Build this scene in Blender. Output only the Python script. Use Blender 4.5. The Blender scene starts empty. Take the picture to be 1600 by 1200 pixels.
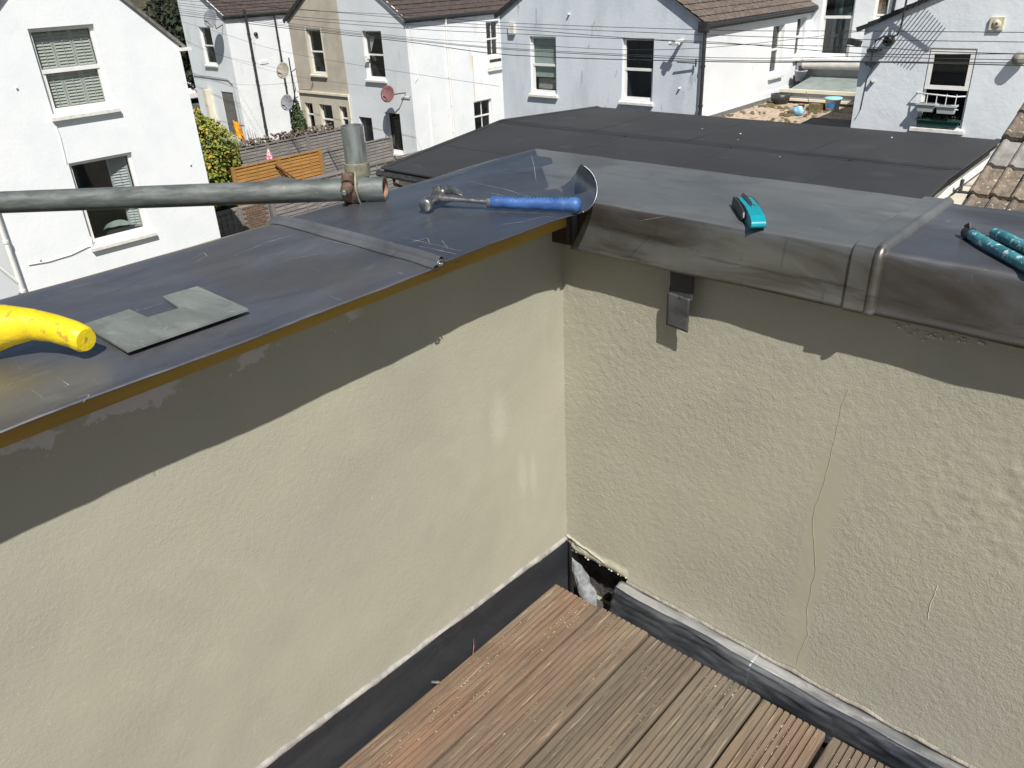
import bpy, bmesh, math, random
from mathutils import Vector, Matrix, noise
from mathutils.geometry import tessellate_polygon
random.seed(7)
R = math.radians
scene = bpy.context.scene
COL = scene.collection

# ------------------------------------------------------------------ camera, sky, sun, exposure
cam_d = bpy.data.cameras.new('camera'); cam = bpy.data.objects.new('camera', cam_d); COL.objects.link(cam)
scene.camera = cam
cam_d.sensor_fit = 'HORIZONTAL'; cam_d.sensor_width = 36; cam_d.lens = 28.086
cam_d.clip_start = 0.05; cam_d.clip_end = 3000
yaw, pit, rol = R(42.978), R(27.423), R(-2.891)
f = Vector((-math.sin(yaw)*math.cos(pit), math.cos(yaw)*math.cos(pit), -math.sin(pit)))
r0 = Vector((math.cos(yaw), math.sin(yaw), 0)); u0 = r0.cross(f)
rr = math.cos(rol)*r0 + math.sin(rol)*u0; uu = -math.sin(rol)*r0 + math.cos(rol)*u0
cam.matrix_world = Matrix(((rr.x, uu.x, -f.x, 1.094), (rr.y, uu.y, -f.y, -1.363), (rr.z, uu.z, -f.z, 1.47), (0, 0, 0, 1)))

SUNDIR = Vector((1.36, -.98, 2.1)).normalized()          # towards the sun
elev = math.asin(SUNDIR.z); azim = math.atan2(SUNDIR.x, SUNDIR.y)
world = bpy.data.worlds.new('World'); scene.world = world; world.use_nodes = True
wn = world.node_tree.nodes; wl = world.node_tree.links
sky = wn.new('ShaderNodeTexSky'); sky.sky_type = 'NISHITA'; sky.sun_disc = False
sky.sun_elevation = elev; sky.sun_rotation = azim
wl.new(sky.outputs[0], wn['Background'].inputs[0]); wn['Background'].inputs[1].default_value = 0.052
sun_d = bpy.data.lights.new('sun', 'SUN'); sun = bpy.data.objects.new('sun', sun_d); COL.objects.link(sun)
sun_d.energy = 4.8; sun_d.angle = R(0.5); sun_d.color = (1.0, 0.96, 0.90)
sun.rotation_euler = (-SUNDIR).to_track_quat('-Z', 'Y').to_euler()
vs = scene.view_settings
vs.view_transform = 'Standard'; vs.look = 'None'; vs.gamma = 1; vs.exposure = 0.32; vs.use_curve_mapping = False

# ------------------------------------------------------------------ materials
MATS = {}
def M(name, base, rough=.75, metal=0, c2=None, scale=4, mixlo=.35, mixhi=.65, stretch=(1, 1, 1), bump=0, bscale=60,
      bdist=.004, c3=None, s3=40, t3=.68, st3=(1, 1, 1), rvar=0, spec=.5, bstretch=(1, 1, 1), bump2=0, b2scale=8, detail=6):
    if name in MATS: return MATS[name]
    m = bpy.data.materials.new(name); m.use_nodes = True
    N = m.node_tree.nodes; L = m.node_tree.links; b = N['Principled BSDF']
    b.inputs['Base Color'].default_value = (*base, 1); b.inputs['Roughness'].default_value = rough
    b.inputs['Metallic'].default_value = metal; b.inputs['Specular IOR Level'].default_value = spec
    g = N.new('ShaderNodeNewGeometry')
    def mapped(st):
        mp = N.new('ShaderNodeMapping'); mp.inputs['Scale'].default_value = st
        L.new(g.outputs['Position'], mp.inputs[0]); return mp.outputs[0]
    def nz(sc, st, det=detail, ro=.6):
        n = N.new('ShaderNodeTexNoise'); n.inputs['Scale'].default_value = sc; n.inputs['Detail'].default_value = det
        n.inputs['Roughness'].default_value = ro; L.new(mapped(st), n.inputs['Vector']); return n.outputs['Fac']
    def rng(src, a, c, lo=0, hi=1):
        r = N.new('ShaderNodeMapRange'); r.interpolation_type = 'SMOOTHSTEP'
        for i, v in ((1, a), (2, c), (3, lo), (4, hi)): r.inputs[i].default_value = v
        L.new(src, r.inputs[0]); return r.outputs[0]
    col = None
    if c2 is not None:
        fac = rng(nz(scale, stretch), mixlo, mixhi)
        mx = N.new('ShaderNodeMix'); mx.data_type = 'RGBA'
        mx.inputs['A'].default_value = (*base, 1); mx.inputs['B'].default_value = (*c2, 1)
        L.new(fac, mx.inputs['Factor']); col = mx.outputs['Result']
        if rvar:
            rv = rng(nz(scale*1.7, stretch), .3, .7, rough-rvar, rough+rvar); L.new(rv, b.inputs['Roughness'])
    if c3 is not None:
        fac = rng(nz(s3, st3), t3, t3+.06)
        mx = N.new('ShaderNodeMix'); mx.data_type = 'RGBA'
        if col is not None: L.new(col, mx.inputs['A'])
        else: mx.inputs['A'].default_value = (*base, 1)
        mx.inputs['B'].default_value = (*c3, 1); L.new(fac, mx.inputs['Factor']); col = mx.outputs['Result']
    if col is not None: L.new(col, b.inputs['Base Color'])
    if bump:
        bp = N.new('ShaderNodeBump'); bp.inputs['Strength'].default_value = bump; bp.inputs['Distance'].default_value = bdist
        L.new(nz(bscale, bstretch, 4), bp.inputs['Height'])
        if bump2:
            bq = N.new('ShaderNodeBump'); bq.inputs['Strength'].default_value = bump2; bq.inputs['Distance'].default_value = bdist*4
            L.new(nz(b2scale, bstretch, 3), bq.inputs['Height']); L.new(bq.outputs[0], bp.inputs['Normal'])
        L.new(bp.outputs[0], b.inputs['Normal'])
    m['_b'] = 1
    MATS[name] = m
    return m

def glass(name, tint=(.94, .955, .95), refl=.10):
    m = bpy.data.materials.new(name); m.use_nodes = True; N = m.node_tree.nodes; L = m.node_tree.links
    N.remove(N['Principled BSDF'])
    t = N.new('ShaderNodeBsdfTransparent'); t.inputs[0].default_value = (*tint, 1)
    gl = N.new('ShaderNodeBsdfGlossy'); gl.inputs['Roughness'].default_value = .03
    fr = N.new('ShaderNodeLayerWeight'); fr.inputs[0].default_value = .35
    pw = N.new('ShaderNodeMath'); pw.operation = 'POWER'; pw.inputs[1].default_value = 3; L.new(fr.outputs['Facing'], pw.inputs[0])
    ad = N.new('ShaderNodeMath'); ad.operation = 'MULTIPLY_ADD'; ad.inputs[1].default_value = .7; ad.inputs[2].default_value = refl*.5; L.new(pw.outputs[0], ad.inputs[0])
    mx = N.new('ShaderNodeMixShader'); L.new(ad.outputs[0], mx.inputs[0]); L.new(t.outputs[0], mx.inputs[1]); L.new(gl.outputs[0], mx.inputs[2])
    L.new(mx.outputs[0], N['Material Output'].inputs[0]); MATS[name] = m; return m

GLASS = glass('window_glass'); 
WHITE_HOUSE = M('white_masonry_paint', (.82, .84, .85), .8, c2=(.77, .80, .82), scale=1.2, bump=.25, bscale=14, bdist=.012, bump2=.12, b2scale=2.5)
WHITE_PAINT = M('white_terrace_paint', (.80, .82, .83), .8, c2=(.74, .77, .79), scale=.9, bump=.35, bscale=10, bdist=.02, bump2=.2, b2scale=1.5, c3=(.70, .71, .70), s3=2.2, t3=.62, st3=(1, 1, .25))
PALE_PAINT = M('pale_grey_paint', (.72, .75, .77), .8, c2=(.65, .685, .71), scale=.8, bump=.35, bscale=10, bdist=.02, c3=(.60, .63, .64), s3=1.6, t3=.6, st3=(1, 1, .3))
BEIGE = M('beige_render', (.52, .47, .385), .85, c2=(.42, .38, .31), scale=.9, bump=.3, bscale=12, bdist=.02, c3=(.56, .53, .44), s3=2, t3=.62)
CREAM = M('cream_paint', (.70, .66, .52), .8, c2=(.62, .58, .46), scale=2)
BLUEGREY = M('weathered_blue_paint', (.64, .69, .74), .85, c2=(.52, .57, .62), scale=1.1, stretch=(1, 1, .35), mixlo=.4, mixhi=.7, bump=.3, bscale=12, bdist=.02, c3=(.42, .45, .48), s3=3.5, t3=.63, st3=(1, 1, .3))
RIGHTW = M('pale_blue_white_paint', (.71, .75, .79), .8, c2=(.65, .69, .73), scale=.7, bump=.3, bscale=9, bdist=.02, bump2=.2, b2scale=1.5)
UPVC = M('white_window_frame', (.80, .80, .78), .35, c2=(.74, .73, .69), scale=6)
SILL = M('white_sill', (.76, .75, .71), .7, c2=(.62, .60, .55), scale=9)
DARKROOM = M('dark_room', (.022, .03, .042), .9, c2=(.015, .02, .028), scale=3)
BLACKP = M('black_plastic', (.02, .02, .022), .45, c2=(.04, .04, .042), scale=9)
TILE_FAR = M('brown_roof_tile', (.085, .062, .052), .85, c2=(.045, .036, .034), scale=6, c3=(.16, .12, .09), s3=9, t3=.62)
TILE_MID = M('mossy_brown_tile', (.16, .125, .10), .9, c2=(.08, .065, .055), scale=8, c3=(.34, .32, .27), s3=14, t3=.66)
GREY_FENCE = M('weathered_grey_wood', (.24, .222, .205), .9, c2=(.15, .14, .132), scale=6, stretch=(1, .3, 3), bump=.4, bscale=30)
ORANGE_FENCE = M('orange_stained_wood', (.42, .21, .055), .8, c2=(.30, .15, .04), scale=5, stretch=(1, .3, 3))
BRICK = M('brown_brick', (.20, .13, .09), .9, c2=(.11, .08, .06), scale=12)
MORTARM = M('brick_mortar', (.25, .23, .2), .95, c2=(.18, .17, .15), scale=20)
SHUT = M('sage_shutter', (.52, .53, .49), .5, c2=(.46, .48, .44), scale=5)
SHUTG = M('grey_shutter', (.38, .41, .42), .5, c2=(.33, .36, .37), scale=5)
FELT = M('black_roof_felt', (.022, .024, .027), .82, c2=(.029, .031, .034), scale=.5, bump=.2, bscale=60, bdist=.01, bump2=.15, b2scale=1.2, c3=(.037, .037, .039), s3=1.1, t3=.60)
GALV = M('galvanised_tube', (.225, .24, .23), .5, metal=.5, c2=(.13, .145, .135), scale=26, rvar=.12, bump=.25, bscale=70, bdist=.002, c3=(.36, .36, .33), s3=50, t3=.66, st3=(.6, .6, 2.5), stretch=(.5, .5, 3))
GALVP = M('galvanised_post', (.29, .31, .30), .5, metal=.5, c2=(.17, .185, .18), scale=30, stretch=(2, 2, .4), rvar=.12, bump=.25, bscale=70, bdist=.002, c3=(.38, .38, .35), s3=60, t3=.66)
RUST = M('rusty_steel', (.15, .085, .06), .75, metal=.3, c2=(.06, .045, .04), scale=50, bump=.5, bscale=150, bdist=.002, c3=(.30, .26, .22), s3=120, t3=.6)
GALVC = M('zinc_clamp', (.33, .32, .22), .6, metal=.4, c2=(.2, .19, .15), scale=60, bump=.3, bscale=120, bdist=.002)
RUSTIN = M('orange_rust_inside', (.40, .17, .07), .85, c2=(.28, .11, .05), scale=60)
LICHEN = M('lichened_concrete_tile', (.25, .20, .145), .92, c2=(.13, .105, .08), scale=11, bump=.8, bscale=45, bdist=.012, bump2=.5, b2scale=14, c3=(.42, .38, .28), s3=22, t3=.58)
LICHEN2 = M('mossy_concrete_tile', (.20, .155, .12), .92, c2=(.09, .075, .06), scale=13, bump=.8, bscale=45, bdist=.012, c3=(.36, .35, .27), s3=26, t3=.58)
TILEGREY = M('newer_grey_tile', (.29, .28, .26), .85, c2=(.2, .19, .17), scale=9, bump=.4, bscale=60, bdist=.008)

def lead(name, a, b_, rough=.42, metal=.75, scr=.35, brown=None, big=3.0, wear=None):
    """sheet lead: mottled, brushed along the sheet, with a few scratches and fingermarks"""
    m = bpy.data.materials.new(name); m.use_nodes = True; N = m.node_tree.nodes; L = m.node_tree.links; p = N['Principled BSDF']
    g = N.new('ShaderNodeNewGeometry')
    def nz(sc, st, det=6, ro=.6, dist=0):
        mp = N.new('ShaderNodeMapping'); mp.inputs['Scale'].default_value = st; L.new(g.outputs['Position'], mp.inputs[0])
        n = N.new('ShaderNodeTexNoise'); n.inputs['Scale'].default_value = sc; n.inputs['Detail'].default_value = det
        n.inputs['Roughness'].default_value = ro; n.inputs['Distortion'].default_value = dist
        L.new(mp.outputs[0], n.inputs['Vector']); return n.outputs['Fac']
    def rng(src, a1, c1, lo=0, hi=1):
        r = N.new('ShaderNodeMapRange'); r.interpolation_type = 'SMOOTHSTEP'
        for i, v in ((1, a1), (2, c1), (3, lo), (4, hi)): r.inputs[i].default_value = v
        L.new(src, r.inputs[0]); return r.outputs[0]
    def mix(fac, A, B):
        mx = N.new('ShaderNodeMix'); mx.data_type = 'RGBA'
        if hasattr(A, 'links'): L.new(A, mx.inputs['A'])
        else: mx.inputs['A'].default_value = (*A, 1)
        mx.inputs['B'].default_value = (*B, 1); L.new(fac, mx.inputs['Factor']); return mx.outputs['Result']
    st = (1, .35, 1) if name.endswith('_y') else (.35, 1, 1)
    c = mix(rng(nz(big, st, 5, .55, .6), .35, .66), a, b_)
    c = mix(rng(nz(big*3.1, st, 7, .7, 1.2), .52, .72, 0, .55), c, tuple(x*.62 for x in a))
    if brown: c = mix(rng(nz(big*1.3, (1, 1, 1), 4, .5, .5), .5, .68, 0, .6), c, brown)
    pale = tuple(min(1, x*1.9+.03) for x in b_)
    c = mix(rng(nz(big*2.2, st, 6, .65, 1.5), .54, .74, 0, .38), c, tuple(min(1, x*1.45+.02) for x in b_))
    c = mix(rng(nz(36, (1, 1.6, 1), 8, .75, 2.5), .63, .70, 0, scr), c, pale)
    mp = nz(120, (.12, 1, 1) if name.endswith('_y') else (1, .12, 1), 3, .6, .4)
    c = mix(rng(mp, .68, .76, 0, scr*.7), c, pale)
    if name == 'dull_grey_sheet_lead' or name == 'purple_grey_sheet_lead':    # front face painted darker for its dim reflections, plus handling stains
        sx = N.new('ShaderNodeSeparateXYZ'); L.new(g.outputs['Position'], sx.inputs[0])
        front = rng(sx.outputs[1], -.044, -.041, 1, 0)
        def mul(a, b):
            n = N.new('ShaderNodeMath'); n.operation = 'MULTIPLY'; L.new(a, n.inputs[0]); L.new(b, n.inputs[1]); return n.outputs[0]
        c = mix(mul(front, rng(nz(5, (.5, 1, 1.6), 5, .6, .8), .36, .62, .25, .92)), c, (.085, .072, .058))
        c = mix(mul(front, rng(nz(16, (.25, 1, 3), 6, .7, .5), .54, .70, 0, .6)), c, (.04, .036, .034))
        c = mix(mul(front, rng(nz(24, (2.2, 1, .35), 5, .6, .3), .60, .74, 0, .35)), c, (.05, .045, .05))
    L.new(c, p.inputs['Base Color'])
    p.inputs['Metallic'].default_value = metal
    L.new(rng(nz(7, st, 6, .65, .6), .3, .7, rough-.10, rough+.14), p.inputs['Roughness'])
    bp = N.new('ShaderNodeBump'); bp.inputs['Strength'].default_value = .35; bp.inputs['Distance'].default_value = .0015
    L.new(nz(42, st, 5, .6, .3), bp.inputs['Height'])
    bq = N.new('ShaderNodeBump'); bq.inputs['Strength'].default_value = .35; bq.inputs['Distance'].default_value = .006
    L.new(nz(9, st, 2, .5), bq.inputs['Height']); L.new(bq.outputs[0], bp.inputs['Normal']); L.new(bp.outputs[0], p.inputs['Normal'])
    MATS[name] = m; return m

LEAD_A = lead('blue_grey_sheet_lead_y', (.175, .18, .20), (.25, .255, .275), .42, .78, .75, brown=(.20, .18, .15))
LEAD_B = lead('dull_grey_sheet_lead', (.205, .21, .205), (.285, .295, .283), .43, .68, .5, brown=(.16, .15, .13))
LEAD_S = lead('pale_seam_lead_y', (.175, .18, .185), (.27, .275, .28), .4, .7, .8)
LEAD_A2 = lead('bluer_sheet_lead_y', (.14, .155, .18), (.21, .225, .25), .38, .82, .8)
LEAD_C = lead('purple_grey_sheet_lead', (.165, .165, .175), (.235, .24, .25), .40, .75, .5, brown=(.13, .115, .105))
LEAD_P = lead('chalky_lead_plate', (.16, .18, .165), (.25, .27, .25), .65, .3, 1.0, big=9)
LEAD_F = lead('dark_flashing_lead_y', (.026, .028, .032), (.044, .046, .052), .58, .35, .8)
LEAD_G = lead('worn_flashing_lead', (.045, .05, .06), (.15, .16, .175), .36, .65, .8, big=7)
LEAD_D = lead('black_lead_strip', (.035, .035, .038), (.06, .06, .065), .6, .3, .2, big=14)
LEAD_E = lead('grey_lead_strip', (.055, .055, .06), (.10, .10, .10), .6, .3, .8, big=14)

def render_mat(name):
    """painted sand-and-cement render; smooth filler strip, rubbed patches and flaked paint are part of the surface"""
    m = bpy.data.materials.new(name); m.use_nodes = True; N = m.node_tree.nodes; L = m.node_tree.links; p = N['Principled BSDF']
    g = N.new('ShaderNodeNewGeometry'); sp = N.new('ShaderNodeSeparateXYZ'); L.new(g.outputs['Position'], sp.inputs[0])
    def nz(sc, det=6, ro=.6, dist=0, st=(1, 1, 1)):
        mp = N.new('ShaderNodeMapping'); mp.inputs['Scale'].default_value = st; L.new(g.outputs['Position'], mp.inputs[0])
        n = N.new('ShaderNodeTexNoise'); n.inputs['Scale'].default_value = sc; n.inputs['Detail'].default_value = det
        n.inputs['Roughness'].default_value = ro; n.inputs['Distortion'].default_value = dist
        L.new(mp.outputs[0], n.inputs['Vector']); return n.outputs['Fac']
    def rng(src, a1, c1, lo=0, hi=1):
        r = N.new('ShaderNodeMapRange'); r.interpolation_type = 'SMOOTHSTEP'
        for i, v in ((1, a1), (2, c1), (3, lo), (4, hi)): r.inputs[i].default_value = v
        L.new(src, r.inputs[0]); return r.outputs[0]
    def mth(op, a, b=None):
        n = N.new('ShaderNodeMath'); n.operation = op
        for i, v in enumerate((a, b)):
            if v is None: continue
            if isinstance(v, (int, float)): n.inputs[i].default_value = v
            else: L.new(v, n.inputs[i])
        return n.outputs[0]
    def mix(fac, A, B):
        mx = N.new('ShaderNodeMix'); mx.data_type = 'RGBA'
        if hasattr(A, 'links'): L.new(A, mx.inputs['A'])
        else: mx.inputs['A'].default_value = (*A, 1)
        mx.inputs['B'].default_value = (*B, 1); L.new(fac, mx.inputs['Factor']); return mx.outputs['Result']
    c = mix(rng(nz(2.6, 5, .6, .5), .32, .68), (.393, .377, .293), (.348, .337, .268))
    c = mix(rng(nz(7, 6, .6, .8), .55, .78, 0, .5), c, (.43, .41, .34))
    c = mix(rng(nz(1.7, 3, .5, .2), .5, .75, 0, .5), c, (.35, .34, .30))
    c = mix(rng(nz(160, 2, .5), .70, .76, 0, .35), c, (.62, .60, .52))
    strip = mth('MULTIPLY', rng(mth('ABSOLUTE', mth('SUBTRACT', mth('ADD', sp.outputs[0], mth('MULTIPLY', nz(3, 3), .07)), .690)), .022, .032, 1, 0),
                mth('MULTIPLY', rng(sp.outputs[2], .55, .66, 1, 0), rng(sp.outputs[1], -.03, -.02, 0, 1)))
    c = mix(mth('MULTIPLY', strip, .35), c, (.36, .345, .25))
    if name == 'left_render':
        def spot(y, z, ry, rz, hard=.5):
            dy = mth('DIVIDE', mth('SUBTRACT', sp.outputs[1], y), ry); dz = mth('DIVIDE', mth('SUBTRACT', sp.outputs[2], z), rz)
            d = mth('ADD', mth('MULTIPLY', dy, dy), mth('MULTIPLY', dz, dz))
            return rng(mth('ADD', d, mth('MULTIPLY', nz(34, 7, .8, 1.5), 2.6)), .8, 3.0, hard, 0)
        for (y, z, ry, rz, h) in ((-.24, .57, .03, .07, .3), (-.17, .38, .018, .06, .25), (-.13, .36, .012, .07, .18), (-.33, .52, .05, .07, .08)):
            c = mix(spot(y, z, ry, rz, h), c, (.60, .60, .52))
        fl = mth('MULTIPLY', rng(mth('ADD', sp.outputs[2], mth('MULTIPLY', nz(13, 7, .7, .6), .12)), .992, .995, 0, 1), rng(nz(6.5, 4, .6), .46, .49))
        fl = mth('MULTIPLY', fl, rng(sp.outputs[1], -.60, -.56, 1, 0))
        c = mix(fl, c, (.52, .49, .475))
    L.new(c, p.inputs['Base Color']); p.inputs['Roughness'].default_value = .62; p.inputs['Specular IOR Level'].default_value = .35
    amp = .27 if name == 'left_render' else .58
    patch = rng(nz(2.2, 3, .5, .3), .35, .65, .55, 1.0)
    ed = mth('MULTIPLY', mth('SUBTRACT', 1.0, mth('MULTIPLY', strip, .85)), patch)
    h1 = mth('MULTIPLY', mth('SUBTRACT', nz(260, 4, .65, .4), .5), ed)
    bp = N.new('ShaderNodeBump'); bp.inputs['Strength'].default_value = amp; bp.inputs['Distance'].default_value = .0028
    L.new(h1, bp.inputs['Height'])
    bq = N.new('ShaderNodeBump'); bq.inputs['Strength'].default_value = amp*.6; bq.inputs['Distance'].default_value = .005
    L.new(mth('MULTIPLY', mth('SUBTRACT', nz(90, 3, .55, .4), .5), ed), bq.inputs['Height']); L.new(bq.outputs[0], bp.inputs['Normal']); L.new(bp.outputs[0], p.inputs['Normal'])
    MATS[name] = m; return m
RENDER_L = render_mat('left_render'); RENDER_R = render_mat('right_render')

def deck_mat(name, a, b_, c_):
    m = bpy.data.materials.new(name); m.use_nodes = True; N = m.node_tree.nodes; L = m.node_tree.links; p = N['Principled BSDF']
    g = N.new('ShaderNodeNewGeometry'); oi = N.new('ShaderNodeObjectInfo')
    def nz(sc, st, det=6, ro=.6, dist=0):
        mp = N.new('ShaderNodeMapping'); mp.inputs['Scale'].default_value = st; L.new(g.outputs['Position'], mp.inputs[0])
        n = N.new('ShaderNodeTexNoise'); n.inputs['Scale'].default_value = sc; n.inputs['Detail'].default_value = det
        n.inputs['Roughness'].default_value = ro; n.inputs['Distortion'].default_value = dist
        L.new(mp.outputs[0], n.inputs['Vector']); return n.outputs['Fac']
    def rng(src, a1, c1, lo=0, hi=1):
        r = N.new('ShaderNodeMapRange'); r.interpolation_type = 'SMOOTHSTEP'
        for i, v in ((1, a1), (2, c1), (3, lo), (4, hi)): r.inputs[i].default_value = v
        L.new(src, r.inputs[0]); return r.outputs[0]
    def mix(fac, A, B):
        mx = N.new('ShaderNodeMix'); mx.data_type = 'RGBA'
        if hasattr(A, 'links'): L.new(A, mx.inputs['A'])
        else: mx.inputs['A'].default_value = (*A, 1)
        mx.inputs['B'].default_value = (*B, 1); L.new(fac, mx.inputs['Factor']); return mx.outputs['Result']
    c = mix(rng(nz(9, (1, .12, 1), 6, .65, .5), .35, .65), a, b_)
    c = mix(rng(nz(5, (1, .5, 1), 5, .6, .5), .48, .7, 0, .7), c, c_)
    c = mix(rng(nz(95, (1, .05, 1), 4, .7), .50, .66, 0, .7), c, tuple(x*.42 for x in a))
    c = mix(rng(nz(150, (1, .035, 1), 4, .7), .58, .68, 0, .7), c, (.36, .29, .195))
    c = mix(rng(nz(300, (1, .6, 1), 3, .6), .66, .72, 0, .45), c, (.42, .36, .25))
    L.new(c, p.inputs['Base Color']); p.inputs['Roughness'].default_value = .8
    bp = N.new('ShaderNodeBump'); bp.inputs['Strength'].default_value = .7; bp.inputs['Distance'].default_value = .002
    L.new(nz(170, (1, .18, 1), 4, .7), bp.inputs['Height']); L.new(bp.outputs[0], p.inputs['Normal'])
    MATS[name] = m; return m
DECK = [deck_mat('reddish_deck_wood', (.225, .135, .085), (.15, .105, .07), (.195, .155, .11)),
        deck_mat('brown_deck_wood', (.20, .136, .09), (.135, .098, .068), (.195, .155, .11)),
        deck_mat('grey_brown_deck_wood', (.165, .125, .088), (.118, .094, .069), (.18, .152, .112))]

# ------------------------------------------------------------------ mesh helpers
class MB:
    def __init__(s): s.v = []; s.f = []; s.sm = []
    def add(s, vs, fs, smooth=False):
        o = len(s.v); s.v += [Vector(v) for v in vs]
        for q in fs: s.f.append([o+i for i in q]); s.sm.append(smooth)
        return s
    def box(s, x0, x1, y0, y1, z0, z1, T=None):
        P = [(x0, y0, z0), (x1, y0, z0), (x1, y1, z0), (x0, y1, z0), (x0, y0, z1), (x1, y0, z1), (x1, y1, z1), (x0, y1, z1)]
        if T: P = [T(*p) for p in P]
        return s.add(P, [(0, 3, 2, 1), (4, 5, 6, 7), (0, 1, 5, 4), (1, 2, 6, 5), (2, 3, 7, 6), (3, 0, 4, 7)])
    def bar(s, a, b, w, h=None, up=(0, 0, 1)):
        a = Vector(a); b = Vector(b); h = h or w; d = (b-a).normalized(); U = Vector(up)
        if abs(d.dot(U)) > .95: U = Vector((1, 0, 0))
        x = d.cross(U).normalized(); y = x.cross(d)
        P = [p + x*i*w/2 + y*j*h/2 for p in (a, b) for i, j in ((-1, -1), (1, -1), (1, 1), (-1, 1))]
        return s.add(P, [(0, 3, 2, 1), (4, 5, 6, 7), (0, 1, 5, 4), (1, 2, 6, 5), (2, 3, 7, 6), (3, 0, 4, 7)])
    def tube(s, pts, rad, n=10, cap=True, sx=1, up=(0, 0, 1)):
        pts = [Vector(p) for p in pts]; k = len(pts)
        rad = rad if isinstance(rad, (list, tuple)) else [rad]*k
        V = []; F = []; U = Vector(up)
        for i, p in enumerate(pts):
            d = (pts[min(i+1, k-1)]-pts[max(i-1, 0)]).normalized()
            if abs(d.dot(U)) > .97: U2 = Vector((1, 0, .01))
            else: U2 = U
            x = d.cross(U2).normalized(); y = x.cross(d)
            for j in range(n):
                a = 2*math.pi*j/n; V.append(p + x*math.cos(a)*rad[i]*sx + y*math.sin(a)*rad[i])
        for i in range(k-1):
            for j in range(n): F.append((i*n+j, i*n+(j+1) % n, (i+1)*n+(j+1) % n, (i+1)*n+j))
        s.add(V, F, True)
        if cap: s.add(V[:n], [tuple(range(n-1, -1, -1))]); s.add(V[-n:], [tuple(range(n))])
        return s
    def lathe(s, c, prof, n=24, axis=(0, 0, 1)):
        ax = Vector(axis).normalized(); U = Vector((0, 0, 1)) if abs(ax.z) < .9 else Vector((1, 0, 0))
        x = ax.cross(U).normalized(); y = ax.cross(x); c = Vector(c); V = []; F = []
        for (r, h) in prof:
            for j in range(n):
                a = 2*math.pi*j/n; V.append(c + ax*h + (x*math.cos(a)+y*math.sin(a))*r)
        for i in range(len(prof)-1):
            for j in range(n): F.append((i*n+j, i*n+(j+1) % n, (i+1)*n+(j+1) % n, (i+1)*n+j))
        return s.add(V, F, True)
    def grid(s, fn, nu, nv, smooth=True):
        V = [fn(i/nu, j/nv) for j in range(nv+1) for i in range(nu+1)]
        F = [(j*(nu+1)+i, j*(nu+1)+i+1, (j+1)*(nu+1)+i+1, (j+1)*(nu+1)+i) for j in range(nv) for i in range(nu)]
        return s.add(V, F, smooth)
    def prism(s, poly, T0, T1):
        """poly: 2-D outline; T0, T1 map (a, b) to the two faces"""
        n = len(poly); A = [T0(*p) for p in poly]; B = [T1(*p) for p in poly]
        tri = tessellate_polygon([[Vector((p[0], p[1], 0)) for p in poly]])
        s.add(A, [tuple(t) for t in tri]); s.add(B, [tuple(reversed(t)) for t in tri])
        return s.add(A+B, [(i, (i+1) % n, n+(i+1) % n, n+i) for i in range(n)])

def finish(name, mb, mat, origin, solid=0, bevel=0, fixn=True):
    me = bpy.data.meshes.new(name)
    O = Vector(origin)
    me.from_pydata([tuple(v-O) for v in mb.v], [], mb.f)
    me.materials.append(mat)
    me.polygons.foreach_set('use_smooth', mb.sm)
    if fixn:
        bm = bmesh.new(); bm.from_mesh(me); bmesh.ops.recalc_face_normals(bm, faces=bm.faces[:]); bm.to_mesh(me); bm.free()
    o = bpy.data.objects.new(name, me); COL.objects.link(o); o.location = O
    if solid:
        md = o.modifiers.new('solid', 'SOLIDIFY'); md.thickness = solid; md.offset = -1
    if bevel:
        md = o.modifiers.new('bevel', 'BEVEL'); md.width = bevel; md.segments = 2; md.limit_method = 'ANGLE'; md.angle_limit = R(35)
    return o
def tag(o, label=None, cat=None, group=None, kind=None):
    if label: o['label'] = label
    if cat: o['category'] = cat
    if group: o['group'] = group
    if kind: o['kind'] = kind
    return o
def thing(name, loc, label, cat, group=None, kind=None):
    o = bpy.data.objects.new(name, None); COL.objects.link(o); o.location = loc; o.empty_display_size = .1
    return tag(o, label, cat, group, kind)
def base_of(mb):
    xs = [v.x for v in mb.v]; ys = [v.y for v in mb.v]; zs = [v.z for v in mb.v]
    return Vector(((min(xs)+max(xs))/2, (min(ys)+max(ys))/2, min(zs)))
def wloc(o):
    v = Vector(o.location)
    while o.parent: o = o.parent; v += Vector(o.location)
    return v
def part(name, mb, mat, parent, label=None, kind=None, **k):
    b = base_of(mb); o = finish(name, mb, mat, b, **k)
    o.parent = parent; o.location = b - wloc(parent)
    return tag(o, label, kind=kind)
def solo(name, mb, mat, label, cat, group=None, kind=None, **k):
    return tag(finish(name, mb, mat, base_of(mb), **k), label, cat, group, kind)
def nv(x, y, z, s): return noise.noise(Vector((x*s, y*s, z*s)))

# ------------------------------------------------------------------ setting: ground, far hillside
GZ = -6.0
g = MB()
def groundf(u, v):
    x = -400+u*700; y = -200+v*700
    z = GZ - .0
    if y > 45: z += (y-45)*.03
    return (x, y, z)
g.grid(groundf, 70, 70)
GROUND = M('garden_ground', (.12, .105, .085), .95, c2=(.07, .085, .045), scale=.5, c3=(.2, .18, .15), s3=1.5, t3=.6, bump=.5, bscale=8, bdist=.05)
tag(finish('ground', g, GROUND, (0, 0, GZ)), kind='structure')
hl = MB()
hl.grid(lambda u, v: (-170+u*150, 46+v*50, -6.2 + 13*min(1, v*1.6)**.8*(.55+.45*math.sin(u*3)) + 1.5*nv(u*6, v*6, 3, 1)), 40, 20)
HILL = M('scrubby_hillside', (.10, .075, .045), .95, c2=(.045, .055, .025), scale=.25, c3=(.16, .11, .07), s3=.6, t3=.55, bump=1, bscale=2, bdist=.5)
tag(finish('hillside', hl, HILL, (-95, 60, -6)), kind='structure')
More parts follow.
